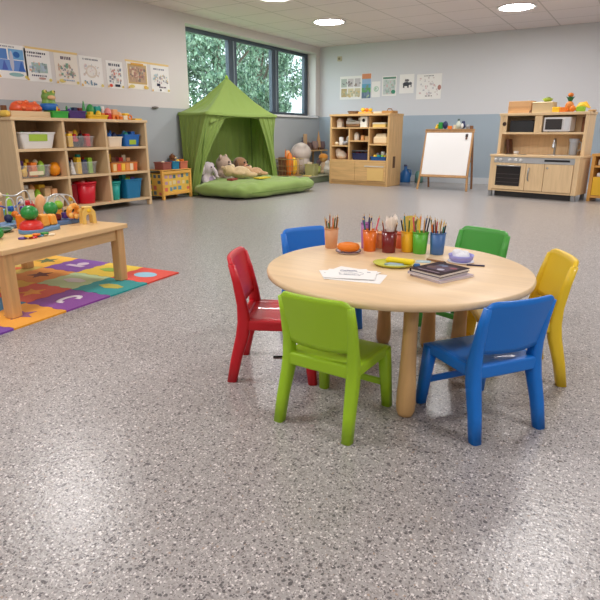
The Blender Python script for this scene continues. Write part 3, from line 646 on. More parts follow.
def toy(kind, cname, c, s, label, group, rz=0, name=None, h=None):
    """small toys, resting at c; s = rough width, h = height"""
    m = COLS[cname] if isinstance(cname, str) else cname; h = h or s
    b = B()
    if kind == 'block': b.box((0, 0, h/2), (s, s*.8, h), s*.08)
    elif kind == 'ball': b.ell((0, 0, h/2), (s/2, s/2, h/2))
    elif kind == 'cylinder': b.lathe([(s*.42, 0), (s*.45, s*.04), (s*.45, h-s*.04), (s*.42, h)], 18)
    elif kind == 'cone': b.lathe([(s*.5, 0), (s*.5, s*.06), (s*.08, h*.95), (.001, h)], 18)
    elif kind == 'ring': b.tube([(0, s*.38*math.cos(a*PI/8), h/2+(h/2-s*.12)*math.sin(a*PI/8)) for a in range(16)], s*.12, 8, closed=True)
    elif kind == 'arch':
        out = [(-s/2, 0), (-s/2, h)] + [] + [(s/2, h), (s/2, 0), (s*.22, 0)] + [(s*.22*math.cos(R(a)), h*.35+s*.22*math.sin(R(a))) for a in range(0, 181, 20)] + [(-s*.22, 0)]
        b.prism(out[::-1], s*.4, Matrix(((0, 0, 1, -s*.2), (1, 0, 0, 0), (0, 1, 0, 0), (0, 0, 0, 1))), 0)
    elif kind == 'car':
        b.box((0, 0, h*.42), (s*.5, s, h*.42), s*.08); b.box((0, -.03*s, h*.78), (s*.42, s*.5, h*.42), s*.09)
        t = thing(name or 'toy_car', label, 'toy', c, rz, group); b.build('body', m, t)
        for sx in (-1, 1):
            for sy in (-1, 1): B().lathe([(h*.2, -.01*s), (h*.21, 0), (h*.21, s*.1), (h*.2, s*.11)], 14, (sx*s*.23-s*.05, sy*s*.3, h*.21), 0, (0, R(90), 0)).build('wheel', BLACK, t)
        return t
    elif kind == 'duck':
        b = blob([((0, 0, h*.3), (s*.36, s*.5, h*.3)), ((0, s*.3, h*.72), (s*.26, s*.26, h*.27))], s*.07, 3)
        t = thing(name or 'toy_animal', label, 'toy', c, rz, group); b.build('body', m, t); B().lathe([(s*.1, 0), (.001, s*.18)], 10, (0, s*.52, h*.7), 0, (R(-90), 0, 0)).build('beak', ORANGE, t)
        return t
    elif kind == 'book': b.box((0, 0, h/2), (s*.14, s*.8, h), .004)
    o = b.build(name or 'toy_'+kind, m, None, c, rz, fix=kind in ('arch',)); return tag(o, label, 'toy', group)
def fill(desc, c, w, d, items, hb, group, zf=.009, seed=1):
    """toys side by side inside a bin standing at c, rising above its rim; items = (kind, colour)"""
    rg = random.Random(seed); n = len(items); cols_ = max(1, math.ceil(n/2)); 
    for i, it in enumerate(items):
        kind, cn = it[:2]; r_, q = divmod(i, cols_)
        k2 = min(cols_, n-r_*cols_)
        yy = -d/2+(q+.5)*d/k2; xx = (w/4 if r_ == 0 else -w/4) if n > cols_ else 0
        s = min(d/k2, w/2 if n > cols_ else w)*.92
        h = hb*(rg.uniform(1.12, 1.38) if r_ else rg.uniform(1.0, 1.2))
        rz = 0
        if kind == 'car': s = min(s*1.0, h*1.5)
        if kind == 'duck': s *= .86
        toy(kind, cn, (c[0]+xx, c[1]+yy, c[2]+zf), s, '%s toy %s in the %s' % (cn, kind if kind not in ('ring', 'duck') else {'ring': 'hoop', 'duck': 'duck'}[kind], desc), group, rz, h=h)
XI = SX1-.21
CLR = clear((225, 228, 230), .13)
# row 1
z1 = ZR[2]+.0015
d1 = 'white storage bin at the top left of the cube shelf'
bin_('storage_bin', 'white storage bin with a green label at the top left of the cube shelf', 'bin', (XI, 4.455, z1), .3, .50, .20, plain((226, 224, 220), .45), None, 1.22, 'bins on the cube shelf', panel=(.26, .085, plain((168, 200, 70), .5), .135))
fill('white storage bin', (XI, 4.455, z1), .2, .36, [('block', 'grey'), ('block', 'lime'), ('block', 'navy'), ('car', 'green'), ('block', 'purple')], .16, 'toys in the white storage bin', seed=3)
toy('block', 'navy', (XI+.06, 4.155, z1), .055, 'narrow navy box beside the white storage bin', None, name='toy_box', h=.17)
bin_('storage_bin', 'clear bin of red and yellow toys at the top middle of the cube shelf', 'bin', (XI, 5.11, z1), .28, .44, .15, CLR, None, 1.12, 'bins on the cube shelf')
fill('clear bin at the top middle of the cube shelf', (XI, 5.11, z1), .22, .38, [('block', 'yellow'), ('car', 'red'), ('ball', 'black'), ('block', 'red'), ('cylinder', 'sky'), ('block', 'peach'), ('ball', 'yellow'), ('cone', 'maroon')], .17, 'toys in the clear bin at the top middle', seed=4)
bin_('storage_bin', 'cream bin of blue toys at the top right of the cube shelf', 'bin', (XI, 5.70, z1), .28, .27, .14, plain((240, 222, 196), .5), None, 1.12, 'bins on the cube shelf')
fill('cream bin', (XI, 5.70, z1), .22, .2, [('ball', 'blue'), ('ball', 'navy'), ('block', 'sky'), ('duck', 'blue')], .17, 'toys in the cream bin', seed=5)
bin_('storage_bin', 'blue bin with a green panel beside the cream bin on the cube shelf', 'bin', (XI, 6.03, z1), .28, .30, .17, plain((34, 108, 190), .4), None, 1.15, 'bins on the cube shelf', panel=(.13, .07, plain((170, 200, 60), .5), .06))
fill('blue bin beside the cream bin', (XI, 6.03, z1), .2, .22, [('ball', 'teal'), ('block', 'blue'), ('ball', 'sky')], .18, 'toys in the blue bin beside the cream bin', seed=6)
# row 2
z2 = ZR[1]+.0015
bin_('storage_bin', 'clear bin with yellow toys in the middle left of the cube shelf', 'bin', (XI, 4.37, z2), .28, .44, .16, CLR, None, 1.1, 'bins on the cube shelf', panel=(.2, .05, plain((236, 226, 190), .5), .06))
fill('clear bin in the middle left of the cube shelf', (XI, 4.37, z2), .22, .36, [('duck', 'yellow'), ('block', 'orange'), ('ball', 'lime'), ('block', 'purple'), ('car', 'yellow'), ('ball', 'cream')], .18, 'toys in the clear bin in the middle left', seed=7)
tag(blob([((0, 0, .09), (.1, .075, .09)), ((0, .02, .14), (.06, .05, .05))], .012).build('squash_toy', plain((240, 150, 20), .45), None, (XI+.03, 4.70, z2)), 'round orange squash toy right of the clear bin of yellow toys', 'toy')
bin_('storage_bin', 'clear bin of mixed blue and yellow toys in the middle of the cube shelf', 'bin', (XI, 5.11, z2), .28, .45, .17, CLR, None, 1.12, 'bins on the cube shelf')
fill('clear bin in the centre of the cube shelf', (XI, 5.11, z2), .22, .37, [('cone', 'white'), ('block', 'yellow'), ('block', 'navy'), ('block', 'lime'), ('ball', 'sky'), ('block', 'maroon'), ('cylinder', 'teal'), ('ball', 'red')], .19, 'toys in the clear bin in the centre', seed=8)
t = bin_('slatted_tray', 'orange slatted tray of books in the middle right of the cube shelf', 'tray', (XI, 5.84, z2), .28, .52, .15, plain((232, 150, 60), .5), plain((150, 92, 50), .5), 1.08, 'bins on the cube shelf')
for i, cc in enumerate(((246, 214, 150), (236, 90, 60), (250, 206, 70), (238, 160, 90), (246, 224, 190), (230, 110, 60))): B().box((.139, -.2+i*.08, .068), (.006, .06, .10), .002, 0, (0, R(3.5), 0)).build('slat', plain(cc, .5), t)
fill('orange slatted tray', (XI, 5.84, z2), .2, .42, [('book', 'brown'), ('book', 'red'), ('book', 'peach'), ('book', 'yellow'), ('book', 'maroon'), ('book', 'cream')], .185, 'books in the orange slatted tray', seed=9)
# row 3
z3 = ZR[0]+.0015
d3 = [('block', 'cream'), ('ball', 'lime'), ('block', 'tan'), ('cylinder', 'peach'), ('block', 'white'), ('ball', 'peach'), ('block', 'yellow'), ('arch', 'tan')]
bin_('storage_bin', 'low cream bin of wooden toys at the bottom left of the cube shelf', 'bin', (XI, 4.45, z3), .3, .58, .16, plain((232, 218, 190), .5), None, 1.1, 'bins on the cube shelf')
fill('low cream bin at the bottom left', (XI, 4.45, z3), .24, .48, d3, .23, 'toys in the low cream bin', seed=10)
tag(B().box((0, 0, .14), (.3, .16, .28), .01).build('cloth_box', cloth((140, 26, 32)), None, (XI-.06, 4.905, z3)), 'dark red cloth box left of the red bucket', 'box')
bucket('red bucket at the bottom middle of the cube shelf', (XI+.04, 5.15, z3), .155, .30, plain((214, 22, 44), .35), 'buckets on the cube shelf')
for i, (k, cn, yy, xx) in enumerate((('block', 'pink', -.05, .01), ('ball', 'brown', .05, .02), ('block', 'red', 0, -.065))): toy(k, cn, (XI+.04+xx, 5.15+yy, z3+.009), .07, '%s toy %s in the red bucket' % (cn, k), 'toys in the red bucket', h=.31)
bucket('teal bucket at the bottom right of the cube shelf', (XI+.03, 5.64, z3), .125, .27, plain((32, 164, 152), .4), 'buckets on the cube shelf')
toy('ball', 'teal', (XI+.03, 5.64, z3+.009), .15, 'teal ball in the teal bucket', None, h=.26)
bin_('storage_bin', 'tall blue bin beside the teal bucket at the bottom right of the cube shelf', 'bin', (XI+.02, 5.96, z3), .3, .32, .29, plain((26, 120, 168), .4), None, 1.25, 'bins on the cube shelf')
fill('tall blue bin', (XI+.02, 5.96, z3), .2, .22, [('book', 'lime'), ('book', 'purple'), ('block', 'teal'), ('book', 'yellow')], .27, 'toys in the tall blue bin', seed=12)
# on top of the shelf
XT = -6.93; ZT = SZ
t = thing('wooden_tray', 'long pale wooden tray under the orange dome on the shelf top', 'tray', (XT, 4.40, ZT))
b = B(); b.bx(-.15, .15, -.27, .27, 0, .012, .003)
for x in (-.15, .138): b.bx(x, x+.012, -.27, .27, .012, .075, .003)
for y in (-.27, .258): b.bx(-.138, .138, y, y+.012, .012, .075, .003)
b.build('body', M_shelf, t)
b = blob([((0, 0, .09), (.13, .22, .085)), ((0, -.06, .12), (.10, .14, .075)), ((0, .08, .11), (.1, .13, .07))], .014)
t = thing('toy_crab', 'orange red dome shaped crab toy in the wooden tray', 'toy', (XT, 4.43, ZT+.013)); b.build('shell', plain((224, 88, 40), .4, var=.25, vscale=22), t)
for i, (x, y, z) in enumerate(((.11, -.1, .10), (.12, .03, .09), (.1, .13, .1), (.06, -.02, .175), (.05, .1, .165), (.07, -.12, .16))): B().ell((x, y, z), (.028, .03, .024)).build('bump', plain((238, 120, 70), .35), t)
tag(B().lathe([(.02, -.09), (.038, -.075), (.04, 0), (.038, .075), (.02, .09)], 18, (0, 0, .04), 0, (0, R(90), 0)).build('yellow_roll', plain((238, 196, 84), .5), None, (XT+.07, 4.085, ZT)), 'yellow roll at the left end of the shelf top', 'toy')
toy('block', 'brown', (XT-.08, 4.181, ZT+.013), .065, 'dark brown block at the left of the wooden tray', None, h=.13)
t = thing('toy_frog', 'big eyed green frog toy in the blue tub on the shelf top', 'toy', (XT-.03, 4.79, ZT))
blob([((0, 0, .16), (.09, .1, .12)), ((0, 0, .27), (.08, .095, .07)), ((.02, -.06, .325), (.035, .035, .035)), ((.02, .06, .325), (.035, .035, .035)), ((.0, 0, .05), (.08, .1, .05))], .012).build('body', plain((120, 160, 70), .45, var=.3, vscale=16), t)
for s in (-1, 1):
    B().ell((.048, s*.06, .335), (.016, .022, .022)).build('eye', plain((240, 220, 120), .3), t); B().ell((.062, s*.06, .338), (.006, .01, .012)).build('pupil', BLACK, t)
B().ell((.075, 0, .26), (.02, .06, .03)).build('muzzle', plain((226, 180, 130), .5), t)
B().lathe([(.102, .1), (.112, .12), (.112, .165), (.104, .185), (.096, .17), (.096, .11)], 24, caps=False).build('collar', plain((40, 110, 190), .4), t, fix=True)
bin_('toy_tub', 'green tub in front of the frog toy on the shelf top', 'tub', (XT+.14, 4.80, ZT), .11, .24, .085, plain((60, 170, 60), .4), None, 1.1)
fill('green tub on the shelf top', (XT+.14, 4.80, ZT), .07, .18, [('ball', 'red'), ('ball', 'yellow')], .11, 'toys in the green tub', seed=13)
bin_('toy_tub', 'long purple tub of toys on the shelf top', 'tub', (XT+.05, 5.085, ZT), .2, .295, .10, plain((74, 46, 116), .4), None, 1.08)
fill('purple tub on the shelf top', (XT+.05, 5.085, ZT), .15, .24, [('ball', 'purple'), ('block', 'navy'), ('block', 'maroon'), ('duck', 'green'), ('cone', 'teal'), ('ball', 'lime')], .12, 'toys in the purple tub', seed=14)
bin_('toy_tray', 'shallow yellow tray of toys on the shelf top', 'tray', (XT+.03, 5.43, ZT), .26, .34, .055, plain((240, 196, 50), .4), None, 1.08)
for k, cn, yy, xx, s, h in (('cone', 'green', -.10, -.055, .09, .24), ('block', 'yellow', -.09, .06, .07, .09), ('ball', 'green', .01, -.06, .12, .2), ('ball', 'yellow', .05, .06, .08, .11), ('block', 'orange', .115, .06, .06, .08), ('block', 'teal', .11, -.06, .08, .17)):
    toy(k, cn, (XT+.03+xx, 5.43+yy, ZT+.009), s, '%s toy %s in the yellow tray on the shelf top' % (cn, k), 'toys in the yellow tray', h=h)
toy('block', 'red', (XT+.12, 5.625, ZT), .075, 'red block on the shelf top right of the yellow tray', None, h=.085)
toy('duck', 'teal', (XT-.14, 5.65, ZT), .11, 'teal duck toy at the back of the shelf top', None, R(-20), h=.2)
for k, cn, yy, xx, s, h in (('ball', 'pink', 5.745, -.03, .11, .17), ('block', 'peach', 5.87, -.06, .11, .15), ('arch', 'orange', 5.76, .1, .12, .07), ('block', 'white', 5.75, -.17, .07, .19), ('ball', 'peach', 5.95, -.03, .09, .12), ('block', 'cream', 5.93, .09, .1, .06), ('block', 'yellow', 6.05, -.02, .11, .1), ('ring', 'orange', 6.04, .1, .1, .08), ('block', 'orange', 5.86, .1, .06, .05)):
    toy(k, cn, (XT+xx, yy, ZT), s, '%s %s in the pile at the right end of the shelf top' % (cn, {'ring': 'hoop'}.get(k, k)), 'toys at the right end of the shelf top', h=h)
tag(B().box((0, 0, .012), (.12, .13, .024), .004).build('toy_plank', YELLOW, None, (XT+.08, 6.18, ZT)), 'flat yellow plank at the far right of the shelf top', 'toy')

# ------------------------------------------------------------------ activity table
AT = 9.0   # turn of the activity table
t = thing('activity_table', 'square birch activity table covered with toys on the left', 'table', (-3.729, 2.16, 0), R(AT))
AZ = .442; ax, ay = .55, .545
B().bx(-ax, ax, -ay, ay, AZ-.034, AZ, .006).build('tabletop', wood((230, 192, 138), 'y', .38, .09, .6), t)
for s in (-1, 1):
    B().bx(s*(ax-.05)-.01, s*(ax-.05)+.01, -ay+.08, ay-.08, AZ-.115, AZ-.034).build('apron', wood((222, 182, 126), 'y'), t)
    B().bx(-ax+.08, ax-.08, s*(ay-.05)-.01, s*(ay-.05)+.01, AZ-.115, AZ-.034).build('apron', wood((222, 182, 126), 'x'), t)
    for q in (-1, 1):
        B().box((s*(ax-.06), q*(ay-.06), (AZ-.034+.0128)/2), (.072, .072, AZ-.034-.0128), .006, 0).build('leg', wood((216, 172, 114), 'z'), t)
MA = Matrix.Translation((-3.729, 2.16, 0)) @ Matrix.Rotation(R(AT), 4, 'Z')
# toys on the table, world positions
def bead_maze(label, c, rz, base, wires, beads, w=.34, d=.16, extra=()):
    t = thing('bead_maze', label, 'bead maze', c, rz, 'bead maze toys on the activity table')
    B().prism(rrect(d, w, .05, 6), .03, None, 0, .005).build('base', base, t)
    for pts, m in wires:
        P = [Vector(p) for p in pts]; out = []
        for i in range(len(P)-1):
            a, b_, c_, d_ = P[max(0, i-1)], P[i], P[i+1], P[min(len(P)-1, i+2)]
            for k in range(6):
                u = k/6; out.append(.5*((2*b_)+(c_-a)*u+(2*a-5*b_+4*c_-d_)*u*u+(3*b_-a-3*c_+d_)*u**3))
        out.append(P[-1]); B().tube(out, .0055, 6).build('wire', m, t)
    for p, s, cn, k in beads:
        if k == 'o': B().ell(p, (s, s, s), 0, (0, 0, 0), 12, 8).build('bead', COLS[cn], t)
        else: B().box(p, (s*1.5, s*1.5, s*1.5), s*.3).build('bead', COLS[cn], t)
    return t
WS = plain((206, 208, 206), .35, .5, .3)
bead_maze('bead maze on a blue base behind the green and red stacking toy', (-3.87, 2.29, AZ), R(AT), plain((110, 150, 190), .45),
          [([(-.05, -.17, .03), (-.05, -.18, .16), (-.05, -.10, .225), (-.05, .04, .21), (-.05, .15, .235), (-.05, .18, .12), (-.05, .17, .03)], WS),
           ([(-.02, -.06, .03), (-.02, -.06, .17), (-.02, -.03, .20), (-.02, .0, .17), (-.02, .0, .03)], WS),
           ([(-.03, .04, .03), (-.03, .04, .17), (-.03, .07, .20), (-.03, .10, .17), (-.03, .10, .03)], WS),
           ([(-.06, -.14, .03), (-.05, -.12, .15), (-.04, .0, .12), (-.05, .1, .16), (-.05, .13, .03)], plain((60, 90, 180), .4))],
          [((-.05, -.19, .13), .028, 'red', 'o'), ((-.05, -.08, .226), .02, 'cream', 'o'), ((-.02, -.06, .06), .03, 'navy', 'o'), ((-.02, 0, .08), .026, 'orange', 'o'), ((-.03, .04, .06), .026, 'sky', 'o'), ((-.03, .10, .1), .024, 'pink', 'o'), ((-.05, .0, .12), .026, 'blue', 's'), ((-.05, .1, .16), .022, 'white', 'o'), ((-.05, .182, .12), .022, 'red', 's')], .40, .17)
t = thing('stacking_toy', 'green ball on a red dome, on a blue wavy base at the table front', 'toy', (-3.51, 2.19, AZ), R(AT+4))
B().prism([(-.07+.0*i, 0) for i in range(0)] or rrect(.15, .30, .06, 6), .028, Matrix.Translation((0, .04, 0)), 0, .006).build('base', plain((104, 146, 186), .45), t)
B().lathe([(.075, .028), (.076, .05), (.06, .075), (.03, .09), (1e-4, .094)], 24, (0, -.03, 0)).build('dome', plain((216, 48, 40), .35), t)
B().ell((0, -.03, .135), (.056, .058, .05)).build('ball', plain((40, 140, 60), .3), t)
for y, w_, h_ in ((.075, .075, .085), (.155, .06, .075)): B().box((0, y, .028+h_/2), (.07, w_, h_), .012, 0, (0, 0, 0), 2, .8).build('block', plain((244, 168, 60), .45), t)
bead_maze('bead maze on a dusty blue base at the right of the activity table', (-3.69, 2.545, AZ), R(AT-9), plain((92, 122, 168), .45),
          [([(.0, -.13, .03), (-.02, -.10, .19), (-.02, .02, .21), (-.0, .10, .17), (.0, .13, .03)], WS), ([(-.03, -.05, .03), (-.03, -.04, .17), (-.03, 0, .19), (-.03, .03, .03)], WS)],
          [((.0, -.10, .12), .05, 'green', 'o'), ((-.02, -.02, .135), .034, 'lime', 'o'), ((.02, -.07, .055), .03, 'maroon', 's'), ((.02, .0, .06), .03, 'purple', 's'), ((.02, .07, .05), .024, 'red', 'o'), ((-.02, .095, .17), .018, 'yellow', 'o')], .32, .17)
t = thing('flower_ring', 'orange flower ring toy standing on the front of the dusty blue bead maze', 'toy', (-3.60, 2.565, AZ+.044), R(AT)); 
B().tube([(.0+.012*math.sin(a*PI/8), .04*math.cos(a*PI/8), .05+.04*math.sin(a*PI/8)) for a in range(16)], .02, 8, closed=True).build('ring', plain((240, 160, 60), .45), t)
for a in range(5): B().ell((.014, .045*math.cos(a*2*PI/5), .05+.042*math.sin(a*2*PI/5)), (.014, .02, .02)).build('petal', plain((246, 196, 110), .45), t)
t = thing('wooden_gate', 'yellow wooden arch gate toy at the right end of the activity table', 'toy', (-3.525, 2.63, AZ), R(AT-20), None, .86)
o1 = [(-.062, 0), (-.058, .10), (-.03, .135), (.03, .135), (.058, .10), (.062, 0), (.03, 0)]+[(.03*math.cos(R(a)), .06+.025*math.sin(R(a))) for a in range(0, 181, 30)]+[(-.03, 0)]
for x in (-.03, .03): B().prism(o1[::-1], .012, Matrix(((0, 0, 1, x-.006), (1, 0, 0, 0), (0, 1, 0, 0), (0, 0, 0, 1)))).build('arch_panel', plain((232, 196, 106), .5), t, fix=True)
B().box((0, 0, .141), (.07, .07, .012), .003).build('roof_board', plain((238, 204, 120), .5), t)
B().ell((.04, 0, .115), (.008, .02, .016)).build('knob', YELLOW, t)
tag(B().box((0, 0, .06), (.06, .07, .12), .015).build('toy_block', plain((238, 160, 50), .45), None, (-3.88, 2.63, AZ)), 'upright orange block behind the yellow arch gate', 'block')
tag(B().lathe([(.045, 0), (.05, .03), (.03, .08), (.012, .12), (1e-4, .125)], 18, (0, 0, 0)).build('toy_cone', plain((226, 60, 44), .45), None, (-4.05, 2.60, AZ)), 'red cone toy behind the yellow arch gate', 'toy')
b = B(); b.tube([(0, .12*math.cos(R(a)), .015+.19*math.sin(R(a))) for a in range(0, 181, 9)], .008, 8)
tag(b.build('wire_arch', WS, None, (-3.80, 2.575, AZ), R(AT-8)), 'large grey wire arch behind the yellow arch gate', 'toy')
rg = random.Random(5)
for i, cn in enumerate(('purple', 'yellow', 'red', 'orange', 'sky', 'green', 'cream')):
    y = 1.985+i*.03; x = -3.335+.018*math.sin(i*1.1)
    tag(B().lathe([(.018, 0), (.026, .002), (.026, .010), (.018, .012)], 18).build('toy_disc', COLS[cn], None, (x+.012*i*.4, y, AZ+(.0 if i % 2 == 0 else .0125))), '%s wooden disc in the row of discs at the table edge' % cn, 'toy', 'discs at the edge of the activity table')
tag(B().ell((0, 0, .042), (.042, .042, .042)).build('toy_ball', plain((40, 140, 60), .3), None, (-3.47, 1.90, AZ)), 'green ball at the left edge of the photograph on the activity table', 'ball')
t = thing('toy_saucer', 'dark green shallow saucer on the activity table', 'toy', (-3.70, 2.06, AZ)); B().lathe([(1e-4, 0), (.05, 0), (.075, .02), (.07, .022), (.045, .007), (1e-4, .006)], 24, caps=False).build('dish', plain((60, 120, 80), .4), t, fix=True)
B().lathe([(.066, .018), (.079, .021), (.079, .027), (.066, .024)], 24, caps=False).build('rim', plain((150, 180, 170), .4), t)
PILE = [('block', 'yellow', -3.80, 2.02, .09, .12), ('block', 'orange', -3.70, 2.23, .08, .10), ('ball', 'purple', -3.71, 1.955, .08, .08), ('ball', 'yellow', -4.06, 2.06, .11, .12), ('ring', 'orange', -3.93, 2.02, .12, .13), ('block', 'red', -3.90, 1.94, .07, .07), ('cylinder', 'navy', -3.74, 1.865, .06, .09), ('block', 'peach', -4.05, 2.23, .1, .17), ('ball', 'maroon', -4.17, 2.09, .09, .1), ('cone', 'lime', -4.06, 2.35, .1, .22), ('ball', 'peach', -3.95, 2.54, .09, .2), ('block', 'purple', -4.06, 2.47, .08, .11), ('car', 'red', -4.15, 2.56, .13, .14), ('block', 'sky', -4.16, 2.36, .07, .09), ('cylinder', 'teal', -4.16, 2.2, .08, .14), ('ring', 'sky', -3.88, 1.85, .11, .12), ('block', 'orange', -3.75, 1.76, .1, .12), ('arch', 'orange', -4.13, 1.86, .15, .18), ('ball', 'cream', -3.60, 1.98, .05, .05)]
seen = {}
for k, cn, x, y, s, h in PILE:
    l = '%s %s in the toy heap on the left of the activity table' % (cn, {'ring': 'hoop'}.get(k, k)) if y < 2.4 else '%s %s behind the bead mazes on the activity table' % (cn, {'ring': 'hoop'}.get(k, k))
    if (k, cn) == ('block', 'orange') and y < 2: l = 'orange block nearest the viewer in the toy heap'
    toy(k, cn, (x, y, AZ), s, l, 'toys heaped on the activity table', R(rg.uniform(-40, 40)), h=h)
b = B(); b.tube([(0, .13*math.cos(R(a)), .012+.2*math.sin(R(a))) for a in range(0, 181, 9)], .014, 8)
tag(b.build('toy_bow', plain((226, 170, 80), .45), None, (-3.99, 1.87, AZ), R(AT)), 'curved orange wooden bow at the far left of the activity table', 'toy')

# ------------------------------------------------------------------ foam mat
MR = R(5.5)
t = thing('foam_mat', 'colourful interlocking foam tile mat under the activity table', 'mat', (-3.115, 3.13, 0), MR)
TS = .375
pal = [[(226, 76, 58), (36, 160, 160), (140, 70, 160), (244, 168, 50), (120, 66, 160), (226, 76, 58)],
       [(240, 206, 60), (190, 214, 160), (226, 96, 64), (60, 130, 170), (244, 190, 60), (120, 66, 160)],
       [(132, 78, 168), (232, 150, 60), (240, 200, 70), (216, 70, 54), (244, 168, 50), (36, 160, 160)],
       [(248, 190, 60), (214, 190, 90), (72, 90, 150), (150, 80, 150), (40, 150, 150), (240, 206, 60)]]
mot = [[(150, 200, 220), (200, 190, 70), (236, 226, 236), (150, 90, 130), (226, 90, 90), (250, 220, 90)],
       [(150, 190, 60), (226, 226, 226), (244, 170, 60), (240, 180, 60), (220, 90, 60), (250, 220, 90)],
       [(226, 206, 226), (120, 60, 40), (60, 110, 60), (246, 214, 70), (90, 60, 130), (250, 220, 90)],
       [(90, 110, 60), (230, 110, 60), (226, 150, 70), (250, 220, 90), (226, 80, 60), (130, 60, 150)]]
def jig(w, r_, rg, edges):
    pts = []
    for e, (p, q) in enumerate((((-1, -1), (1, -1)), ((1, -1), (1, 1)), ((1, 1), (-1, 1)), ((-1, 1), (-1, -1)))):
        P = Vector(p)*w/2; Q = Vector(q)*w/2; d = (Q-P); n = Vector((d.y, -d.x)).normalized(); k = 6
        for i in range(k):
            a = P+d*(i/k)
            pts.append(a)
            if edges[e]:
                s = 1 if (i % 2 == 0) else -1
                pts.append(P+d*((i+.2)/k)+n*s*.007); pts.append(P+d*((i+.8)/k)+n*s*.007)
    return [(p.x, p.y) for p in pts]
for i in range(4):
    for j in range(6):
        edges = (j < 5, i > 0, j > 0, i < 3)
        cx, cy = -TS*(i+.5), -TS*(j+.5)
        b = B(); b.prism(jig(TS-.004, .01, rnd, edges), .011, Matrix.Translation((cx, cy, 0)), 0)
        o = b.build('mat_tile', cloth(pal[i][j], .06, .3, 90), t)
        k = (i*6+j) % 5
        if k == 2 and (i, j) != (0, 2): k = 1 if j % 2 else 4
        mm = cloth(mot[i][j], .05, .3, 90); b = B(); mt_ = Matrix.Translation((cx, cy, .0112))
        if k == 0: b.prism([(.1*math.cos(a*PI/8), .075*math.sin(a*PI/8)) for a in range(16)], .0012, mt_)
        elif k == 1: b.prism([(-.10, -.02), (0, -.06), (.1, -.03), (.11, .02), (.02, .05), (-.06, .04)], .0012, mt_)
        elif k == 2:
            b.tube([(.035*math.cos(R(a)), .06*math.sin(R(a)), .001) for a in range(20, 301, 20)], .016, 6)
            b.v = [Vector((v.x*1.3+cx, v.y*1.3+cy, max(.0112, .0115+(v.z*.06)))) for v in b.v]
        elif k == 3: b.prism([((.1 if a % 2 == 0 else .045)*math.cos(a*PI/5), (.1 if a % 2 == 0 else .045)*math.sin(a*PI/5)) for a in range(10)], .0012, mt_)
        else:
            b.prism([(-.09, -.05), (.09, -.05), (.09, .0), (-.09, .0)], .0012, mt_); b.prism([(.05*math.cos(a*PI/8)+.01, .05+.05*math.sin(a*PI/8)) for a in range(16)], .0014, mt_)
        b.build('motif', mm, o)

# ------------------------------------------------------------------ crate beside the tent
t = thing('patterned_crate', 'low yellow wooden crate with coloured squares between shelf and tent', 'crate', (-7.12, 7.06, 0))
m_cr = wood((232, 176, 84), 'y', .5, .15)
CW, CD, CH = .70, .40, .485   # y, x, z
for x in (-CD/2+.02, CD/2-.02):
    for y in (-CW/2+.02, CW/2-.02): B().box((x, y, CH/2), (.045, .045, CH), .004).build('post', m_cr, t)
sq = [plain((228, 186, 80), .6)] + [plain(c, .6) for c in ((214, 110, 90), (110, 150, 160), (90, 110, 120), (226, 206, 150), (120, 150, 90), (190, 150, 160))]
rg = random.Random(3)
def pat(parent, x0, y0, x1, y1, z0, z1, name):
    b = B(); d = Vector((x1-x0, y1-y0, 0)); n = Vector((d.y, -d.x, 0)).normalized(); Lg = d.length
    c = Vector((x0+x1, y0+y1, z0+z1))/2
    ang = math.atan2(d.y, d.x); b.box(c, (Lg, .012, z1-z0), .002, 0, (0, 0, ang))
    nu = max(1, int(Lg/.09)); nv = max(1, int((z1-z0)/.08))
    for i in range(nu):
        for j in range(nv):
            if rg.random() < .95:
                u = (i+.5+rg.uniform(-.15, .15))/nu; z = z0+(z1-z0)*(j+.5+rg.uniform(-.12, .12))/nv
                p = Vector((x0, y0, z))+d*u+n*.0065; dd = d.normalized()*rg.uniform(.028, .040); h = rg.uniform(.024, .036)
                b.add([p-dd-Vector((0, 0, h)), p+dd-Vector((0, 0, h)), p+dd+Vector((0, 0, h)), p-dd+Vector((0, 0, h))], [[0, 1, 2, 3]], rg.randrange(1, 7))
    b.build(name, sq, parent)
pat(t, CD/2-.025, -CW/2+.04, CD/2-.025, CW/2-.04, .12, CH-.05, 'front_panel'); pat(t, -CD/2+.04, -CW/2+.025, CD/2-.04, -CW/2+.025, .06, CH-.05, 'end_panel')
pat(t, CD/2-.04, CW/2-.025, -CD/2+.04, CW/2-.025, .06, CH-.05, 'end_panel'); pat(t, -CD/2+.025, CW/2-.04, -CD/2+.025, -CW/2+.04, .06, CH-.05, 'back_panel')
for z in (.10, CH-.03): B().bx(CD/2-.03, CD/2+.004, -CW/2+.04, CW/2-.04, z-.025, z+.02, .003).build('rail', m_cr, t)
B().bx(-CD/2, CD/2+.01, -CW/2-.01, CW/2+.01, CH, CH+.014, .004).build('lid', m_cr, t)
zc = CH+.0145
for y, w_, c, n, l in ((6.85, .21, (150, 80, 70), 'rust', 'rust coloured open box at the left on the patterned crate'), (7.055, .17, (16, 120, 160), 'blue green', 'blue green open box in the middle on the patterned crate'), (7.255, .19, (200, 110, 80), 'terracotta', 'terracotta open box at the right on the patterned crate')):
    bin_('open_box', l, 'box', (-7.03, y, zc), .22, w_, .125, plain(c, .5), None, 1.05, 'open boxes on the patterned crate')
for k, cn, x, y, s, h, l in (('ball', 'cream', -7.03, 6.85, .1, .13, 'cream ball in the rust coloured box'), ('block', 'navy', -7.03, 7.03, .07, .13, 'navy block in the blue green box'), ('block', 'teal', -7.03, 7.10, .06, .12, 'teal block in the blue green box'), ('ball', 'yellow', -7.03, 7.21, .08, .15, 'yellow ball in the terracotta box'), ('block', 'orange', -7.03, 7.30, .07, .15, 'orange block in the terracotta box')):
    toy(k, cn, (x, y, zc+.009), s, l, 'toys in the open boxes on the crate', h=h)
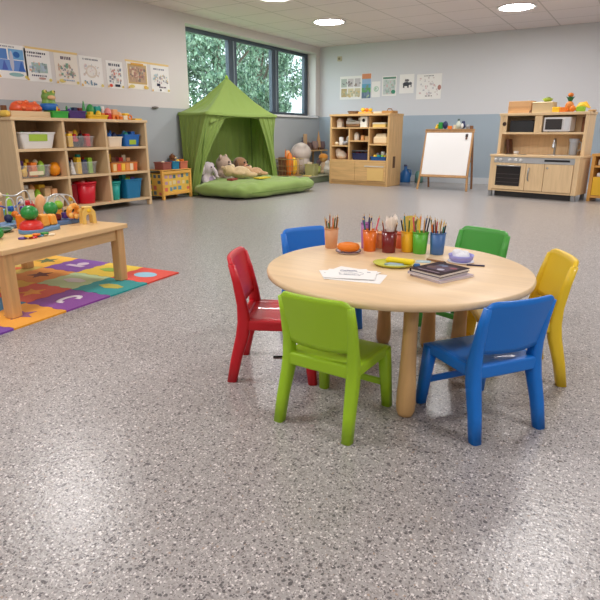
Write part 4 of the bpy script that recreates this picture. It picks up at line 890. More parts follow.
def eyes(t, pts, r=.012):
    for p in pts: B().ell(p, (r, r, r), 0, (0, 0, 0), 10, 6).build('eye', BLACK, t)
t = thing('teddy_bear', 'little brown teddy with cream muzzle at the back of the patterned crate', 'soft toy', (-7.265, 7.32, zc), R(-60))
blob([((0, 0, .07), (.065, .075, .075)), ((0, .0, .18), (.06, .06, .058)), ((-.045, 0, .23), (.022, .016, .022)), ((.045, 0, .23), (.022, .016, .022)), ((-.05, .05, .03), (.03, .05, .03)), ((.05, .05, .03), (.03, .05, .03))], .01).build('body', fur((130, 84, 50)), t)
B().ell((0, .055, .17), (.03, .025, .024)).build('muzzle', fur((226, 196, 150)), t); eyes(t, [(-.022, .054, .195), (.022, .054, .195)], .007)

# ------------------------------------------------------------------ play tent
G_TENT = cloth((160, 186, 100), .08, .3, 30); G_IN = G_TENT
t = thing('play_tent', 'green fabric play tent with pointed roof under the window', 'tent', (0, 0, 0))
TA, TBk = (-7.315, 7.60), 9.74; TXF = -6.66; EZ = 1.45; AP = Vector((-7.0, 8.60, 2.10))
per = [Vector((TXF, 7.60, EZ)), Vector((TXF, TBk, EZ)), Vector((TA[0], TBk, EZ)), Vector((TA[0], 7.60, EZ))]
def perim(u):
    u = (u % 1)*4; i = int(u); f = u-i; return per[i]*(1-f)+per[(i+1) % 4]*f, f
def roof(u, v):
    p, f = perim(u); q = AP*(1-v)+p*v
    q.z = EZ+(AP.z-EZ)*(1-v)**1.35
    sag = math.sin(PI*f)*v*(1-v)*.22+math.sin(PI*f)*v**3*.015
    q.z -= sag
    q.z += .009*math.sin(f*26+v*4+2*noise.noise(Vector((f*6, v*3, 0))))*v*(1-v)*4
    return q
b = B(); b.grid(roof, 96, 22)
b.grid(lambda u, v: perim(u)[0]+Vector((0, 0, -.05*v+(-.015)*math.sin(PI*perim(u)[1])))+(perim(u)[0]-Vector((AP.x, 8.67, EZ))).normalized()*(.012+.012*v), 96, 3)
b.build('roof', G_TENT, t, solid=.006)
B().lathe([(.035, -.03), (.03, .0), (.012, .03), (1e-4, .04)], 14, tuple(AP)).build('finial', cloth((150, 190, 60)), t)
def drape(name, topp, botp, amp, nf, seed, ease=2.0, zt=EZ-.01, zb=.012, nu=60, nv=36):
    def pw(path, u):
        ls = [(Vector(path[i+1])-Vector(path[i])).length for i in range(len(path)-1)]; s = u*sum(ls)
        for i, l in enumerate(ls):
            if s <= l or i == len(ls)-1: return Vector(path[i]).lerp(Vector(path[i+1]), min(1, s/max(l, 1e-6)))
            s -= l
    def fn(u, v):
        e = 1-(1-v)**ease
        a = pw(topp, u); c = pw(botp, u); p = a.lerp(c, e)
        tg = pw(topp, min(1, u+.02))-pw(topp, max(0, u-.02)); n = Vector((tg.y, -tg.x)).normalized()
        d = amp*(.25+.75*min(1, v*1.6))*math.sin(u*nf*2*PI+seed+.8*math.sin(v*2.2+seed))
        d += amp*.5*math.sin(u*nf*4.3*PI+seed*2+v*1.5)
        p = p+n*d
        return Vector((p.x, p.y, zt+(zb-zt)*v))
    b = B(); b.grid(fn, nu, nv); b.build(name, G_IN, t, solid=.006)
m_tl = G_TENT.node_tree; pb = m_tl.nodes['Principled BSDF']; tl = N(m_tl, 'ShaderNodeBsdfTranslucent'); tl.inputs[0].default_value = lin((170, 200, 90)); mxs = N(m_tl, 'ShaderNodeMixShader'); mxs.inputs[0].default_value = .3
m_tl.links.new(pb.outputs[0], mxs.inputs[1]); m_tl.links.new(tl.outputs[0], mxs.inputs[2]); m_tl.links.new(mxs.outputs[0], m_tl.nodes['Material Output'].inputs['Surface'])
drape('curtain', [(-7.30, 7.60), (TXF-.01, 7.60), (TXF-.01, 7.98)], [(-7.22, 7.60), (-7.0, 7.50), (-6.92, 7.53)], .018, 5, 1.0, 1.25)
drape('curtain', [(TXF-.01, 8.22), (TXF-.01, 7.62)], [(-6.90, 7.57), (-6.98, 7.53)], .014, 4, .4, 1.55)
drape('curtain', [(TXF-.01, 9.10), (TXF-.01, 9.72), (-7.05, TBk-.01)], [(-6.70, 9.64), (-6.66, 9.76), (-7.0, TBk-.01)], .02, 5, 2.0, 1.8)
drape('side_panel', [(-7.0, TBk-.015), (-7.31, TBk-.015)], [(-7.0, TBk-.015), (-7.31, TBk-.015)], .012, 3, .5, 1)
drape('back_panel', [(-7.285, 7.65), (-7.285, 9.70)], [(-7.285, 7.65), (-7.285, 9.70)], .017, 9, .7, 1)
b = B()
def arch(u, v):
    y = 7.72+1.9*u; k = abs(2*u-1); lo = EZ-.075-.13*k**2.6
    return Vector((TXF-.035+.006*math.sin(u*40), y, EZ+(lo-EZ)*v))
b.grid(arch, 50, 6); b.build('valance', G_TENT, t, solid=.006)
for x, y, x2, y2 in ((-6.95, 7.60, -6.70, 7.66), (-6.70, 9.68, -6.70, 9.68), (-7.27, 7.66, -7.27, 7.66), (-7.27, 9.68, -7.27, 9.68)): B().tube([(x, y, .0), (x2, y2, EZ)], .012, 8).build('pole', plain((110, 140, 60), .5), t)
# cushion
t2 = thing('floor_cushion', 'thick green floor cushion in front of the tent', 'cushion', (-6.27, 8.50, 0), R(-4))
def cush(u, v):
    hx, hy, h = .70, 1.18, .27
    a = 2*PI*u; q = PI*(v-.5)
    def sp(x, e): return math.copysign(abs(x)**e, x)
    x = hx*sp(math.cos(q), .35)*sp(math.cos(a), .42); y = hy*sp(math.cos(q), .35)*sp(math.sin(a), .42); z = h/2+h/2*sp(math.sin(q), .75)
    w = .030*noise.noise(Vector((x*5, y*3.2, z*6)))+.012*noise.noise(Vector((x*11+4, y*7, z*11)))
    f = 1 if z > .06 else z/.06
    c_ = max(0, 1-((x/hx)**4+(y/hy)**4)); 
    r_ = .010*math.sin(26*(x+y*.4)+4*noise.noise(Vector((x*2, y*2, 1))))*f*(.3+.7*(1-c_))
    return Vector((x*(1+w*f), y*(1+w*f), max(0, z+(w*1.3+r_)*f)))
B().grid(cush, 128, 40).build('cover', cloth((138, 164, 90), .08, .25, 30), t2, fix=True)
b = B(); b.tube([(.70*1.0*math.copysign(abs(math.cos(a*PI/60))**.42, math.cos(a*PI/60))*.995, 1.14*math.copysign(abs(math.sin(a*PI/60))**.42, math.sin(a*PI/60))*.995, .115) for a in range(120)], .009, 6, closed=True); b.build('piping', cloth((108, 136, 60)), t2)

def plush(label, c, rz, size, kind, cb, cm_, seed=0, pose='sit', name='soft_toy', group='soft toys in the tent', belly=None):
    """soft toy facing local +y; size = sitting height"""
    s = size; t = thing(name, label, 'soft toy', c, rz, group)
    if pose == 'sit':
        parts = [((0, 0, .30*s), (.25*s, .24*s, .30*s)), ((0, .05*s, .70*s), (.22*s, .21*s, .20*s)), ((-.17*s, .25*s, .09*s), (.10*s, .22*s, .09*s)), ((.17*s, .25*s, .09*s), (.10*s, .22*s, .09*s)), ((-.24*s, .10*s, .36*s), (.09*s, .11*s, .20*s), (R(30), R(20), 0)), ((.24*s, .10*s, .36*s), (.09*s, .11*s, .20*s), (R(30), R(-20), 0))]
        hd = Vector((0, .05*s, .70*s)); fwd = Vector((0, 1, 0)); up = Vector((0, 0, 1))
    else:   # lying on its back along +x, belly up, head towards -x
        parts = [((0, 0, .20*s), (.36*s, .24*s, .20*s)), ((-.42*s, 0, .26*s), (.20*s, .21*s, .20*s)), ((.36*s, .13*s, .12*s), (.24*s, .09*s, .10*s)), ((.36*s, -.13*s, .12*s), (.24*s, .09*s, .10*s)), ((-.10*s, .24*s, .18*s), (.20*s, .08*s, .09*s)), ((-.10*s, -.24*s, .18*s), (.20*s, .08*s, .09*s))]
        hd = Vector((-.42*s, 0, .28*s)); fwd = Vector((.45, 0, .9)).normalized(); up = Vector((-.9, 0, .45)).normalized()
    side = fwd.cross(up)
    def at(f, u, sd): return tuple(hd+fwd*f*s+up*u*s+side*sd*s)
    ear = {'bear': (.07, .16, .15), 'dog': (.06, .02, .21), 'elephant': (.17, .02, .26), 'cat': (.06, .18, .12)}[kind]
    blob(parts, max(.012, .05*s), 3).build('body', fur(cb, .2), t)
    for sd in (-1, 1):
        if kind == 'elephant': B().ell(at(0, .0, sd*ear[2]), (.14*s, .05*s, .16*s)).build('ear', fur(cb, .2), t)
        elif kind == 'dog': B().ell(at(.0, -.02, sd*ear[2]), (.05*s, .07*s, .14*s)).build('ear', fur(tuple(int(v*.7) for v in cb), .2), t)
        elif kind == 'cat': B().lathe([(.07*s, 0), (.05*s, .06*s), (.001, .13*s)], 10, at(0, ear[1]-.03, sd*ear[2])).build('ear', fur(cb, .2), t)
        else: B().ell(at(0, ear[1], sd*ear[2]), (ear[0]*s, ear[0]*s*.6, ear[0]*s)).build('ear', fur(cb, .2), t)
        B().ell(at(.19, .05, sd*.085), (.022*s,)*3, 0, (0, 0, 0), 10, 6).build('eye', BLACK, t)
    if kind == 'elephant': B().tube([at(.18, 0, 0), at(.27, -.08, 0), at(.30, -.2, 0), at(.36, -.24, 0)], [.07*s, .055*s, .045*s, .035*s], 10).build('trunk', fur(cb, .2), t)
    else:
        B().ell(at(.17, -.06, 0), (.10*s, .085*s, .08*s)).build('muzzle', fur(cm_, .1), t); B().ell(at(.26, -.03, 0), (.03*s, .025*s, .022*s), 0, (0, 0, 0), 10, 6).build('nose', plain((60, 44, 40), .4), t)
    if belly: B().ell((0, .12*s, .30*s) if pose == 'sit' else (0, 0, .3*s), (.18*s, .14*s, .22*s) if pose == 'sit' else (.24*s, .17*s, .115*s)).build('belly_patch', fur(belly, .1), t)
    return t
ZQ = .012
RZ = R(-75)
B0 = [
 ('pale lilac elephant soft toy, leftmost in the tent', (-7.02, 7.915, 0), R(-80), .66, 'elephant', (206, 192, 196), (220, 210, 205), 'sit', (170, 150, 176)),
 ('grey brown bear soft toy with white muzzle, second from the left in the tent', (-7.0, 8.36, 0), R(-75), .76, 'bear', (184, 160, 142), (236, 226, 214), 'sit', (216, 206, 190)),
 ('brown dog soft toy with a reddish face at the back of the tent', (-7.0, 8.87, 0), R(-80), .72, 'dog', (156, 116, 84), (214, 150, 120), 'sit', (150, 110, 80)),
]
for l, c, rz, s, k, cb, cm_, po, be in B0: plush(l, c, rz, s, k, cb, cm_, 0, po, belly=be)
plush('pale beige bear soft toy lying on its back on the cushion edge', (-6.56, 8.37, .27), R(55), .56, 'bear', (206, 180, 138), (226, 206, 170), 0, 'lie', belly=(214, 190, 150))
plush('tan cat soft toy lying flat at the right inside the tent', (-6.60, 8.90, .27), R(70), .46, 'cat', (196, 156, 116), (226, 196, 160), 0, 'lie')
tag(B().box((0, 0, .012), (.15, .32, .024), .004).build('picture_book', plain((226, 200, 60), .5), None, (-6.15, 8.5, .280), R(-8)), 'thin yellow picture book lying on the green cushion', 'book')
tag(B().box((0, 0, .015), (.12, .2, .03), .004).build('picture_book', plain((150, 60, 60), .5), None, (-6.40, 7.92, .275), R(12)), 'small dark red picture book on the left of the green cushion', 'book')

# ------------------------------------------------------------------ cosy corner right of the tent
t = thing('corner_platform', 'low dark green platform in the corner left of the pine cabinet', 'platform', (-6.95, 11.85, 0))
B().bx(-.36, .50, -1.33, .48, 0, .13, .01).build('base', plain((112, 124, 96), .6, var=.15), t); B().bx(-.37, .51, -1.34, .49, .13, .15, .005).build('top_mat', cloth((150, 148, 120)), t)
t = thing('corner_bench', 'low wooden bench with pots on it in the corner by the left wall', 'bench', (-7.19, 12.10, .1515))
B().bx(-.13, .15, -.50, .50, .515, .545, .005).build('seat', M_pine, t)
for y in (-.47, .21):
    for x in (-.11, .13): B().bx(x-.018, x+.018, y-.018, y+.018, 0, .515, .004).build('leg', M_pine, t)
# wire basket of orange toys standing on the floor by the tent
t = thing('wire_basket', 'wire basket heaped with orange toys right of the tent', 'basket', (-7.05, 10.82, .151))
b = B(); w_, d_, h_ = .46, .50, .38
for z in (.01, .12, .23, h_): b.tube([(x*(.9+.1*z/h_), y*(.9+.1*z/h_), z) for x, y in rrect(w_, d_, .06, 4)], .006 if z < h_ else .01, 6, closed=True)
for i in range(26):
    pts = rrect(w_, d_, .06, 4); 
    a = 2*PI*i/26; x = max(-w_/2, min(w_/2, .4*math.cos(a))); y = max(-d_/2, min(d_/2, .4*math.sin(a))); b.tube([(x*.9, y*.9, .01), (x, y, h_)], .0035, 5)
b.build('wire_frame', plain((176, 150, 100), .5), t); B().box((0, 0, .016), (w_*.86, d_*.86, .012), .002).build('base_panel', plain((190, 140, 80), .6), t)
for i, (k, cn, x, y, s, h) in enumerate((('ball', 'orange', .09, -.13, .17, .46), ('ball', 'yellow', .09, .05, .16, .36), ('block', 'brown', -.1, -.14, .15, .36), ('ball', 'peach', -.1, .1, .17, .50), ('cone', 'orange', -.09, -.02, .10, .52), ('cylinder', 'tan', .11, .17, .08, .33), ('ball', 'red', .02, .19, .06, .38))):
    toy(k, cn, (-7.05+x, 10.82+y, .1735), s, '%s %s in the wire basket right of the tent' % (cn, k), 'toys in the wire basket', h=h*1.1)
tag(blob([((0, 0, .26), (.22, .2, .26)), ((.0, 0, .50), (.25, .25, .23)), ((.06, -.1, .64), (.14, .12, .10))], .02).build('bean_bag', cloth((216, 204, 196), .12, .4, 30), None, (-7.06, 11.34, .151)), 'puffy off white bean bag behind the wire basket', 'bean bag')
bin_('storage_bin', 'translucent greenish bin right of the wire basket', 'bin', (-6.66, 11.17, .151), .26, .24, .26, clear((190, 190, 130), .7, .3), None, 1.1)
fill('translucent greenish bin', (-6.66, 11.17, .151), .2, .18, [('block', 'tan'), ('ball', 'peach'), ('block', 'cream')], .24, 'toys in the translucent greenish bin', seed=31)
ZP = .151
def onp(x, y): return (x, y, ZP)
t = thing('round_bowl', 'dark brown round bowl on the corner platform', 'bowl', onp(-7.10, 11.95)); B().lathe([(1e-4, 0), (.07, 0), (.13, .06), (.145, .14), (.135, .14), (.12, .065), (.06, .012), (1e-4, .012)], 24, caps=False).build('bowl', plain((110, 88, 78), .5), t, fix=True)
plush('white lamb soft toy on the corner platform beside the pine cabinet', onp(-6.58, 11.76), R(-60), .36, 'bear', (232, 224, 212), (240, 226, 206), 0, 'sit', group='soft toys in the corner')
t = thing('soft_toy', 'small green frog soft toy on the corner platform', 'soft toy', onp(-6.81, 11.70), R(-40)); blob([((0, 0, .06), (.09, .08, .06)), ((0, .03, .12), (.07, .06, .05)), ((-.04, .04, .17), (.025, .025, .025)), ((.04, .04, .17), (.025, .025, .025))], .012).build('body', fur((180, 186, 100)), t); eyes(t, [(-.04, .064, .178), (.04, .064, .178)], .01)
tag(B().prism(rrect(.2, .13, .04), .02, None, 0, .005).build('toy_plate', plain((240, 206, 120), .5), None, onp(-6.62, 10.90)), 'flat yellow toy plate at the front of the corner platform beside the cushion', 'toy')
tag(B().prism(rrect(.12, .12, .02), .03, None, 0, .005).build('toy_tray', plain((236, 228, 210), .5), None, onp(-6.98, 11.68), R(8)), 'flat cream tray in the middle of the corner platform', 'tray')
t = thing('mauve_cushion', 'mauve cushion standing on the corner platform', 'cushion', onp(-6.93, 12.2)); blob([((0, 0, .19), (.22, .09, .19))], .016).build('cover', cloth((150, 124, 130)), t); B().ell((0, -.09, .2), (.02, .008, .02)).build('button', plain((120, 96, 104), .5), t)
t = thing('soft_toy', 'orange headed doll with cream body leaning on the mauve cushion', 'soft toy', onp(-6.80, 11.96), R(-20)); blob([((0, 0, .15), (.09, .075, .15)), ((-.09, .0, .15), (.035, .035, .08)), ((.09, .0, .15), (.035, .035, .08)), ((-.05, -.09, .035), (.035, .09, .035)), ((.05, -.09, .035), (.035, .09, .035))], .012).build('body', fur((226, 196, 160)), t); B().ell((0, 0, .37), (.115, .10, .10)).build('head', plain((240, 190, 120), .6), t); B().lathe([(.118, 0), (.112, .05), (.06, .095), (1e-4, .105)], 20, (0, 0, .37), caps=False).build('hair', fur((226, 150, 60)), t); eyes(t, [(-.03, -.095, .37), (.03, -.095, .37)], .01)
tag(blob([((0, 0, .2), (.14, .12, .2)), ((0, 0, .36), (.06, .06, .07))], .016).build('burlap_sack', cloth((196, 164, 120), .2, .7), None, onp(-6.58, 12.16)), 'tan burlap sack behind the white lamb', 'sack')
ZS = .698
for i, (y, x, r_, h_, c, l, kind) in enumerate(((11.66, -7.22, .035, .30, (84, 80, 92), 'tall dark bottle at the near end of the corner bench', 'bottle'), (11.93, -7.18, .085, .18, (96, 74, 74), 'dark brown pot on the corner bench', 'pot'), (12.16, -7.16, .09, .21, (160, 136, 132), 'dusty mauve pot on the corner bench', 'pot'), (12.52, -7.16, .08, .2, (120, 100, 104), 'grey mauve pot at the far end of the corner bench', 'pot'))):
    if kind == 'bottle': tag(B().lathe([(1e-4, 0), (r_, 0), (r_, h_*.6), (r_*.4, h_*.78), (r_*.4, h_), (1e-4, h_)], 18, caps=False).build('bottle', plain(c, .35), None, (x, y, ZS)), l, 'bottle')
    else:
        t = thing('clay_pot', l, 'pot', (x, y, ZS), 0, 'pots on the corner bench'); B().lathe([(1e-4, 0), (r_*.7, 0), (r_, h_*.5), (r_*.8, h_*.9), (r_*.88, h_), (r_*.74, h_), (r_*.66, h_*.88), (1e-4, h_*.5)], 20, caps=False).build('body', plain(c, .6), t, fix=True)
        B().tube([(0, -r_*.9, h_*.3), (0, -r_*1.25, h_*.55), (0, -r_*.8, h_*.85)], .01, 6).build('handle', plain(c, .6), t)
t = thing('wooden_board', 'tan upright wooden board beside the dark bottle', 'board', (-7.20, 11.76, ZS), R(70)); B().box((0, 0, .19), (.11, .03, .38), .01).build('board', plain((196, 160, 122), .6), t)
for x, h_, c, l in ((12.34, .46, (204, 160, 112), 'tall tan wooden cone tree on the corner bench'), (12.045, .24, (176, 150, 130), 'short tan wooden cone tree between the pots on the corner bench')):
    t = thing('wooden_tree', l, 'toy', (-7.16 if h_ > .3 else -7.27, x, ZS), 0, 'wooden cone trees'); B().lathe([(.02, 0), (.02, .06)], 12).build('trunk', BROWN, t); B().lathe([(.06, .06), ((.045 if h_ > .3 else .04), h_*.5), (.002, h_)], 18).build('crown', plain(c, .6), t)

# ------------------------------------------------------------------ pine cabinet
BW, BD, BH = 1.46, .62, 1.49
bs = thing('pine_cabinet', 'pine cabinet with nine open cubbies and two low doors by the back wall', 'cabinet', (-6.14, 11.08, 0), R(-4))
MB_ = Matrix.Translation((-6.14, 11.08, 0)) @ Matrix.Rotation(R(-4), 4, 'Z')
def bl(x, y, z): return tuple(MB_ @ Vector((x, y, z+.0012)))
th = .045
B().bx(-.012, BW+.012, -.015, BD, BH-.045, BH, .005).build('top_panel', M_pineh, bs)
B().bx(0, th, 0, BD, 0, BH-.045, .004).build('side_panel', M_pine, bs)
sp_ = B().bx(BW-th, BW, 0, BD, 0, BH-.045, .004).build('side_panel', M_pine, bs)
B().bx(BW-.0, BW+.003, .22, .33, .38, .62, .001).build('handle_slot', plain((96, 66, 40), .7), sp_)
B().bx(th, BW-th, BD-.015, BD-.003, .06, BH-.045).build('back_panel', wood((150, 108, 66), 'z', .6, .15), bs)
zA, zL, zM, zR_, zBt = 1.215, .84, .945, .875, .535
X1, X2, X3 = .475, .965, .93
B().bx(th, BW-th, .004, BD-.02, zA-.03, zA, .003).build('shelf_board', M_pineh, bs)
B().bx(th, BW-th, .004, BD-.02, zBt-.03, zBt, .003).build('shelf_board', M_pineh, bs)
for x in (X1, X2): B().bx(x, x+.034, .006, BD-.02, zBt, zA-.03, .003).build('divider', M_pine, bs)
B().bx(X3, X3+.02, .1, BD-.02, zA, BH-.045, .003).build('divider', M_pine, bs)
B().bx(th, X1, .006, BD-.02, zL-.03, zL, .003).build('shelf_board', M_pineh, bs); B().bx(X1+.034, X2, .006, BD-.02, zM-.03, zM, .003).build('shelf_board', M_pineh, bs); B().bx(X2+.034, BW-th, .006, BD-.02, zR_-.03, zR_, .003).build('shelf_board', M_pineh, bs)
B().bx(th, BW-th, .03, .06, .0, .06).build('plinth', M_pineh, bs); B().bx(th, BW-th, .004, BD-.02, .06, .09, .003).build('floor_board', M_pineh, bs)
B().bx(th+.004, .655, -.006, .016, .095, zBt-.034, .004).build('door', M_pineh, bs)
d_ = B().bx(.66, BW-th-.004, -.006, .016, .095, zBt-.034, .004).build('door', M_pineh, bs)
B().bx(.98, BW-.09, -.018, -.006, .115, .37, .003).build('flap', plain((226, 188, 118), .5), d_); B().bx(.90, BW-.09, -.014, -.006, .40, .425, .002).build('rail', plain((206, 200, 186), .4), d_)
def at_bs(o, x, y, z): o.location = bl(x, y, z); o.rotation_euler[2] += R(-4); return o
CG = 'things in the pine cabinet'
# top row
t = thing('toy_house', 'tiny white toy house at the left of the top cubby of the pine cabinet', 'toy', bl(.17, .16, zA), R(-4)); B().box((0, 0, .06), (.12, .1, .12), .006).build('walls', plain((232, 220, 204), .6), t); B().prism([(-.075, 0), (.075, 0), (0, .08)], .12, Matrix.Translation((0, .06, .12)) @ Matrix.Rotation(R(90), 4, 'X'), 0).build('roof', plain((214, 190, 170), .6), t)
t = thing('toy_plane', 'grey and white wooden toy plane in the top cubby of the pine cabinet', 'toy', bl(.48, .2, zA), R(-4))
B().box((0, 0, .04), (.34, .07, .05), .01).build('stand', plain((170, 130, 90), .6), t); B().box((0, 0, .10), (.36, .07, .07), .02).build('body', plain((206, 204, 200), .5), t); B().box((0, 0, .145), (.12, .2, .018), .005).build('wing', plain((178, 180, 184), .5), t); B().box((.15, 0, .16), (.05, .02, .08), .005).build('tail', plain((226, 222, 216), .5), t); B().box((-.10, 0, .165), (.12, .05, .08), .02).build('cockpit', plain((196, 194, 190), .5), t)
t = thing('bird_house', 'white wooden bird house with a dark hole in the top cubby', 'toy', bl(.81, .13, zA), R(-4)); B().box((0, 0, .11), (.17, .13, .22), .005).build('box', plain((238, 232, 222), .55), t); B().lathe([(.035, 0), (.035, .006)], 20, (0, -.064, .14), 0, (R(90), 0, 0)).build('entry_hole', plain((40, 34, 32), .8), t)
t = thing('flat_box', 'white and yellow flat box at the right of the top cubby', 'box', bl(1.16, .2, zA), R(-4)); B().box((0, 0, .03), (.3, .2, .06), .005).build('base', plain((236, 206, 120), .5), t); B().box((0, 0, .078), (.31, .21, .034), .006).build('lid', plain((240, 234, 220), .5), t)
toy('cylinder', 'green', bl(1.365, .17, zA), .08, 'green cylinder right of the white and yellow flat box', None, h=.11, name='toy_cylinder')
# row two
for i, (x, y, s, h, cn, k, l) in enumerate(((.11, .12, .1, .07, 'cream', 'ball', 'cream ball at the left of the middle left cubby'), (.22, .14, .12, .17, 'white', 'cylinder', 'white pot in the middle left cubby of the pine cabinet'), (.33, .12, .11, .09, 'grey', 'ball', 'grey ball in the middle left cubby of the pine cabinet'), (.33, .26, .13, .2, 'white', 'ball', 'white ball at the back of the middle left cubby'), (.42, .2, .08, .15, 'tan', 'cylinder', 'tan beaker in the middle left cubby of the pine cabinet'))):
    toy(k, cn, bl(x, y, zL), s, l, CG, h=h)
t = thing('lidded_jar', 'white lidded jar in the middle cubby of the pine cabinet', 'jar', bl(.60, .15, zM), R(-4)); B().lathe([(.05, 0), (.058, .01), (.06, .10), (.05, .125)], 20).build('body', plain((232, 226, 216), .4), t); B().lathe([(.056, .125), (.056, .14), (.02, .15), (.014, .17), (1e-4, .172)], 20).build('lid', plain((206, 190, 170), .5), t)
toy('cylinder', 'peach', bl(.75, .15, zM), .09, 'peach beaker in the middle cubby of the pine cabinet', CG, h=.10)
toy('block', 'tan', bl(.87, .15, zM), .09, 'tan block in the middle cubby of the pine cabinet', CG, h=.09)
t = thing('bread_box', 'cream rounded bread box in the middle right cubby of the pine cabinet', 'box', bl(1.21, .2, zR_), R(-4)); B().box((0, 0, .075), (.33, .24, .15), .03, 0, (0, 0, 0), 4).build('body', plain((244, 218, 176), .5), t); B().lathe([(.1, -.12), (.105, -.11), (.105, .11), (.1, .12)], 24, (0, 0, .15), 0, (0, R(90), 0), (.6, 1, 1)).build('lid', plain((246, 226, 190), .5), t)
# row three
tag(blob([((0, 0, .1), (.12, .1, .1)), ((-.06, .0, .17), (.07, .07, .07)), ((.08, 0, .07), (.08, .09, .07))], .014).build('folded_cloth', cloth((226, 206, 186)), None, bl(.19, .17, zBt)), 'crumpled cream cloth in the lower left cubby of the pine cabinet', 'cloth')
toy('block', 'maroon', bl(.40, .2, zBt), .1, 'maroon block beside the crumpled cream cloth', CG, h=.17)
bin_('storage_bin', 'navy bin in the lower middle cubby of the pine cabinet', 'bin', bl(.735, .2, zBt), .40, .26, .14, plain((40, 44, 84), .5), None, 1.06, None, rotz=R(-4))
for k, cn, x, h in (('block', 'red', .62, .16), ('ball', 'purple', .73, .15), ('block', 'brown', .83, .16)): toy(k, cn, bl(x, .2, zBt+.009), .09, '%s %s in the navy bin of the pine cabinet' % (cn, k), CG, h=h)
t = thing('dark_tray', 'dark grey tray lying on the navy bin of the pine cabinet', 'tray', bl(.735, .2, zBt+.172), R(-4)); B().box((0, 0, .015), (.41, .24, .03), .006).build('base', plain((70, 66, 70), .5), t); B().box((0, -.125, .02), (.2, .012, .02), .003).build('handle', plain((90, 86, 90), .5), t)
t = bin_('toy_tray', 'blue tray of yellow toys in the lower right cubby of the pine cabinet', 'tray', bl(1.2, .16, zBt), .37, .26, .075, plain((36, 92, 160), .45), None, 1.08, None, rotz=R(-4))
for k, cn, x, y, s, h in (('ball', 'yellow', 1.095, .12, .1, .11), ('block', 'teal', 1.185, .12, .08, .10), ('ball', 'lime', 1.265, .12, .07, .11), ('block', 'yellow', 1.325, .13, .045, .10), ('cylinder', 'white', 1.22, .22, .1, .17), ('ball', 'grey', 1.10, .22, .09, .15), ('ball', 'white', 1.315, .22, .07, .15)): toy(k, cn, bl(x, y, zBt+.009), s, '%s %s in the blue tray of the pine cabinet' % (cn, k), CG, h=h)
# on top
t = thing('low_basket', 'low dark brown basket at the left on top of the pine cabinet', 'basket', bl(.44, .25, BH), R(-4)); B().lathe([(1e-4, 0), (.1, 0), (.13, .05), (.12, .055), (.09, .012), (1e-4, .012)], 20, sc_=(1, .9, 1), caps=False).build('body', plain((140, 106, 70), .7), t, fix=True); B().tube([(.125*math.cos(a*PI/10), .112*math.sin(a*PI/10), .055) for a in range(20)], .01, 6, closed=True).build('rim', plain((116, 84, 54), .7), t)
t = thing('fruit_tray', 'yellow tray of toy fruit in the middle on top of the pine cabinet', 'tray', bl(.79, .22, BH), R(-4)); B().box((0, 0, .02), (.32, .2, .04), .008).build('base', plain((236, 180, 80), .5), t)
for x, c, r_ in ((-.09, 'yellow', .05), (.0, 'orange', .045), (.09, 'yellow', .042)): toy('ball', c, bl(.79+x, .22, BH+.0405), r_*2, '%s toy fruit %s on the yellow tray' % (c, {-.09: 'at the left', .0: 'in the middle', .09: 'at the right'}[x]), 'toy fruit on the yellow tray', h=r_*1.7, name='toy_fruit')
tag(B().box((0, 0, .02), (.2, .16, .04), .01).build('cream_box', CREAM, None, bl(1.09, .22, BH), R(-4)), 'flat cream box on top of the pine cabinet', 'box')
t = thing('wooden_basket', 'brown wooden basket at the right on top of the pine cabinet', 'basket', bl(1.34, .22, BH), R(-4)); B().box((0, 0, .025), (.24, .26, .05), .006).build('base', plain((190, 138, 74), .6), t); B().tube([(0, -.12, .05), (0, -.07, .09), (0, .07, .09), (0, .12, .05)], .01, 6).build('handle', plain((160, 110, 60), .6), t)

# ------------------------------------------------------------------ bottle by the wall
t = thing('blue_jug', 'blue plastic jug on the floor right of the pine cabinet', 'jug', (-4.80, 12.3, 0)); B().lathe([(1e-4, 0), (.12, 0), (.125, .02), (.125, .2), (.05, .28), (.035, .30), (.035, .36), (1e-4, .36)], 22, caps=False).build('body', plain((40, 104, 170), .35), t, fix=True); B().lathe([(.04, .36), (.04, .40), (1e-4, .402)], 16).build('cap', plain((60, 60, 90), .4), t); B().tube([(.05, 0, .29), (.13, 0, .28), (.14, 0, .18), (.12, 0, .12)], .014, 8).build('handle', plain((40, 104, 170), .35), t)
tag(B().lathe([(1e-4, 0), (.09, 0), (.095, .18), (.07, .23), (.07, .26), (1e-4, .26)], 20, caps=False).build('green_jar', plain((120, 170, 160), .3), None, (-4.50, 12.4, 0)), 'pale green jar right of the blue jug by the back wall', 'jar')

# ------------------------------------------------------------------ easel
t = thing('whiteboard_easel', 'wooden A-frame easel with a white board by the back wall', 'easel', (-3.48, 10.92, 0), R(1))
m_e = wood((196, 152, 104), 'z', .5, .15)
HW = .47; zt, zb = 1.13, .27; yt, yb = .26, .045
def lean(z): return -.02+(z/zt)*.28
rot = math.atan2(.28, zt)
for s in (-1, 1):
    b = B(); b.tube([(s*(HW+.03), -.02, 0), (s*(HW+.005), lean(zb), zb), (s*(HW-.01), lean(zt), zt)], .024, 4); b.build('front_leg', m_e, t)
    b = B(); b.tube([(s*(HW-.02), .56, 0), (s*(HW-.02), .30, zt-.03)], .022, 4); b.build('rear_leg', wood((150, 108, 76), 'z', .5, .15), t)
B().box((0, lean(zt), zt), (2*HW+.04, .05, .055), .006, 0, (-rot, 0, 0)).build('top_rail', m_e, t)
B().box((0, lean(zb)-.01, zb), (2*HW+.02, .06, .045), .006, 0, (-rot, 0, 0)).build('bottom_rail', m_e, t)
B().box((0, .44, .55), (2*HW-.04, .02, .04), .004).build('rear_rail', m_e, t)
B().box((0, lean((zt+zb)/2)-.012, (zt+zb)/2), (2*HW-.04, .012, (zt-zb)-.03), .002, 0, (-rot, 0, 0)).build('white_board', plain((240, 239, 238), .3), t)
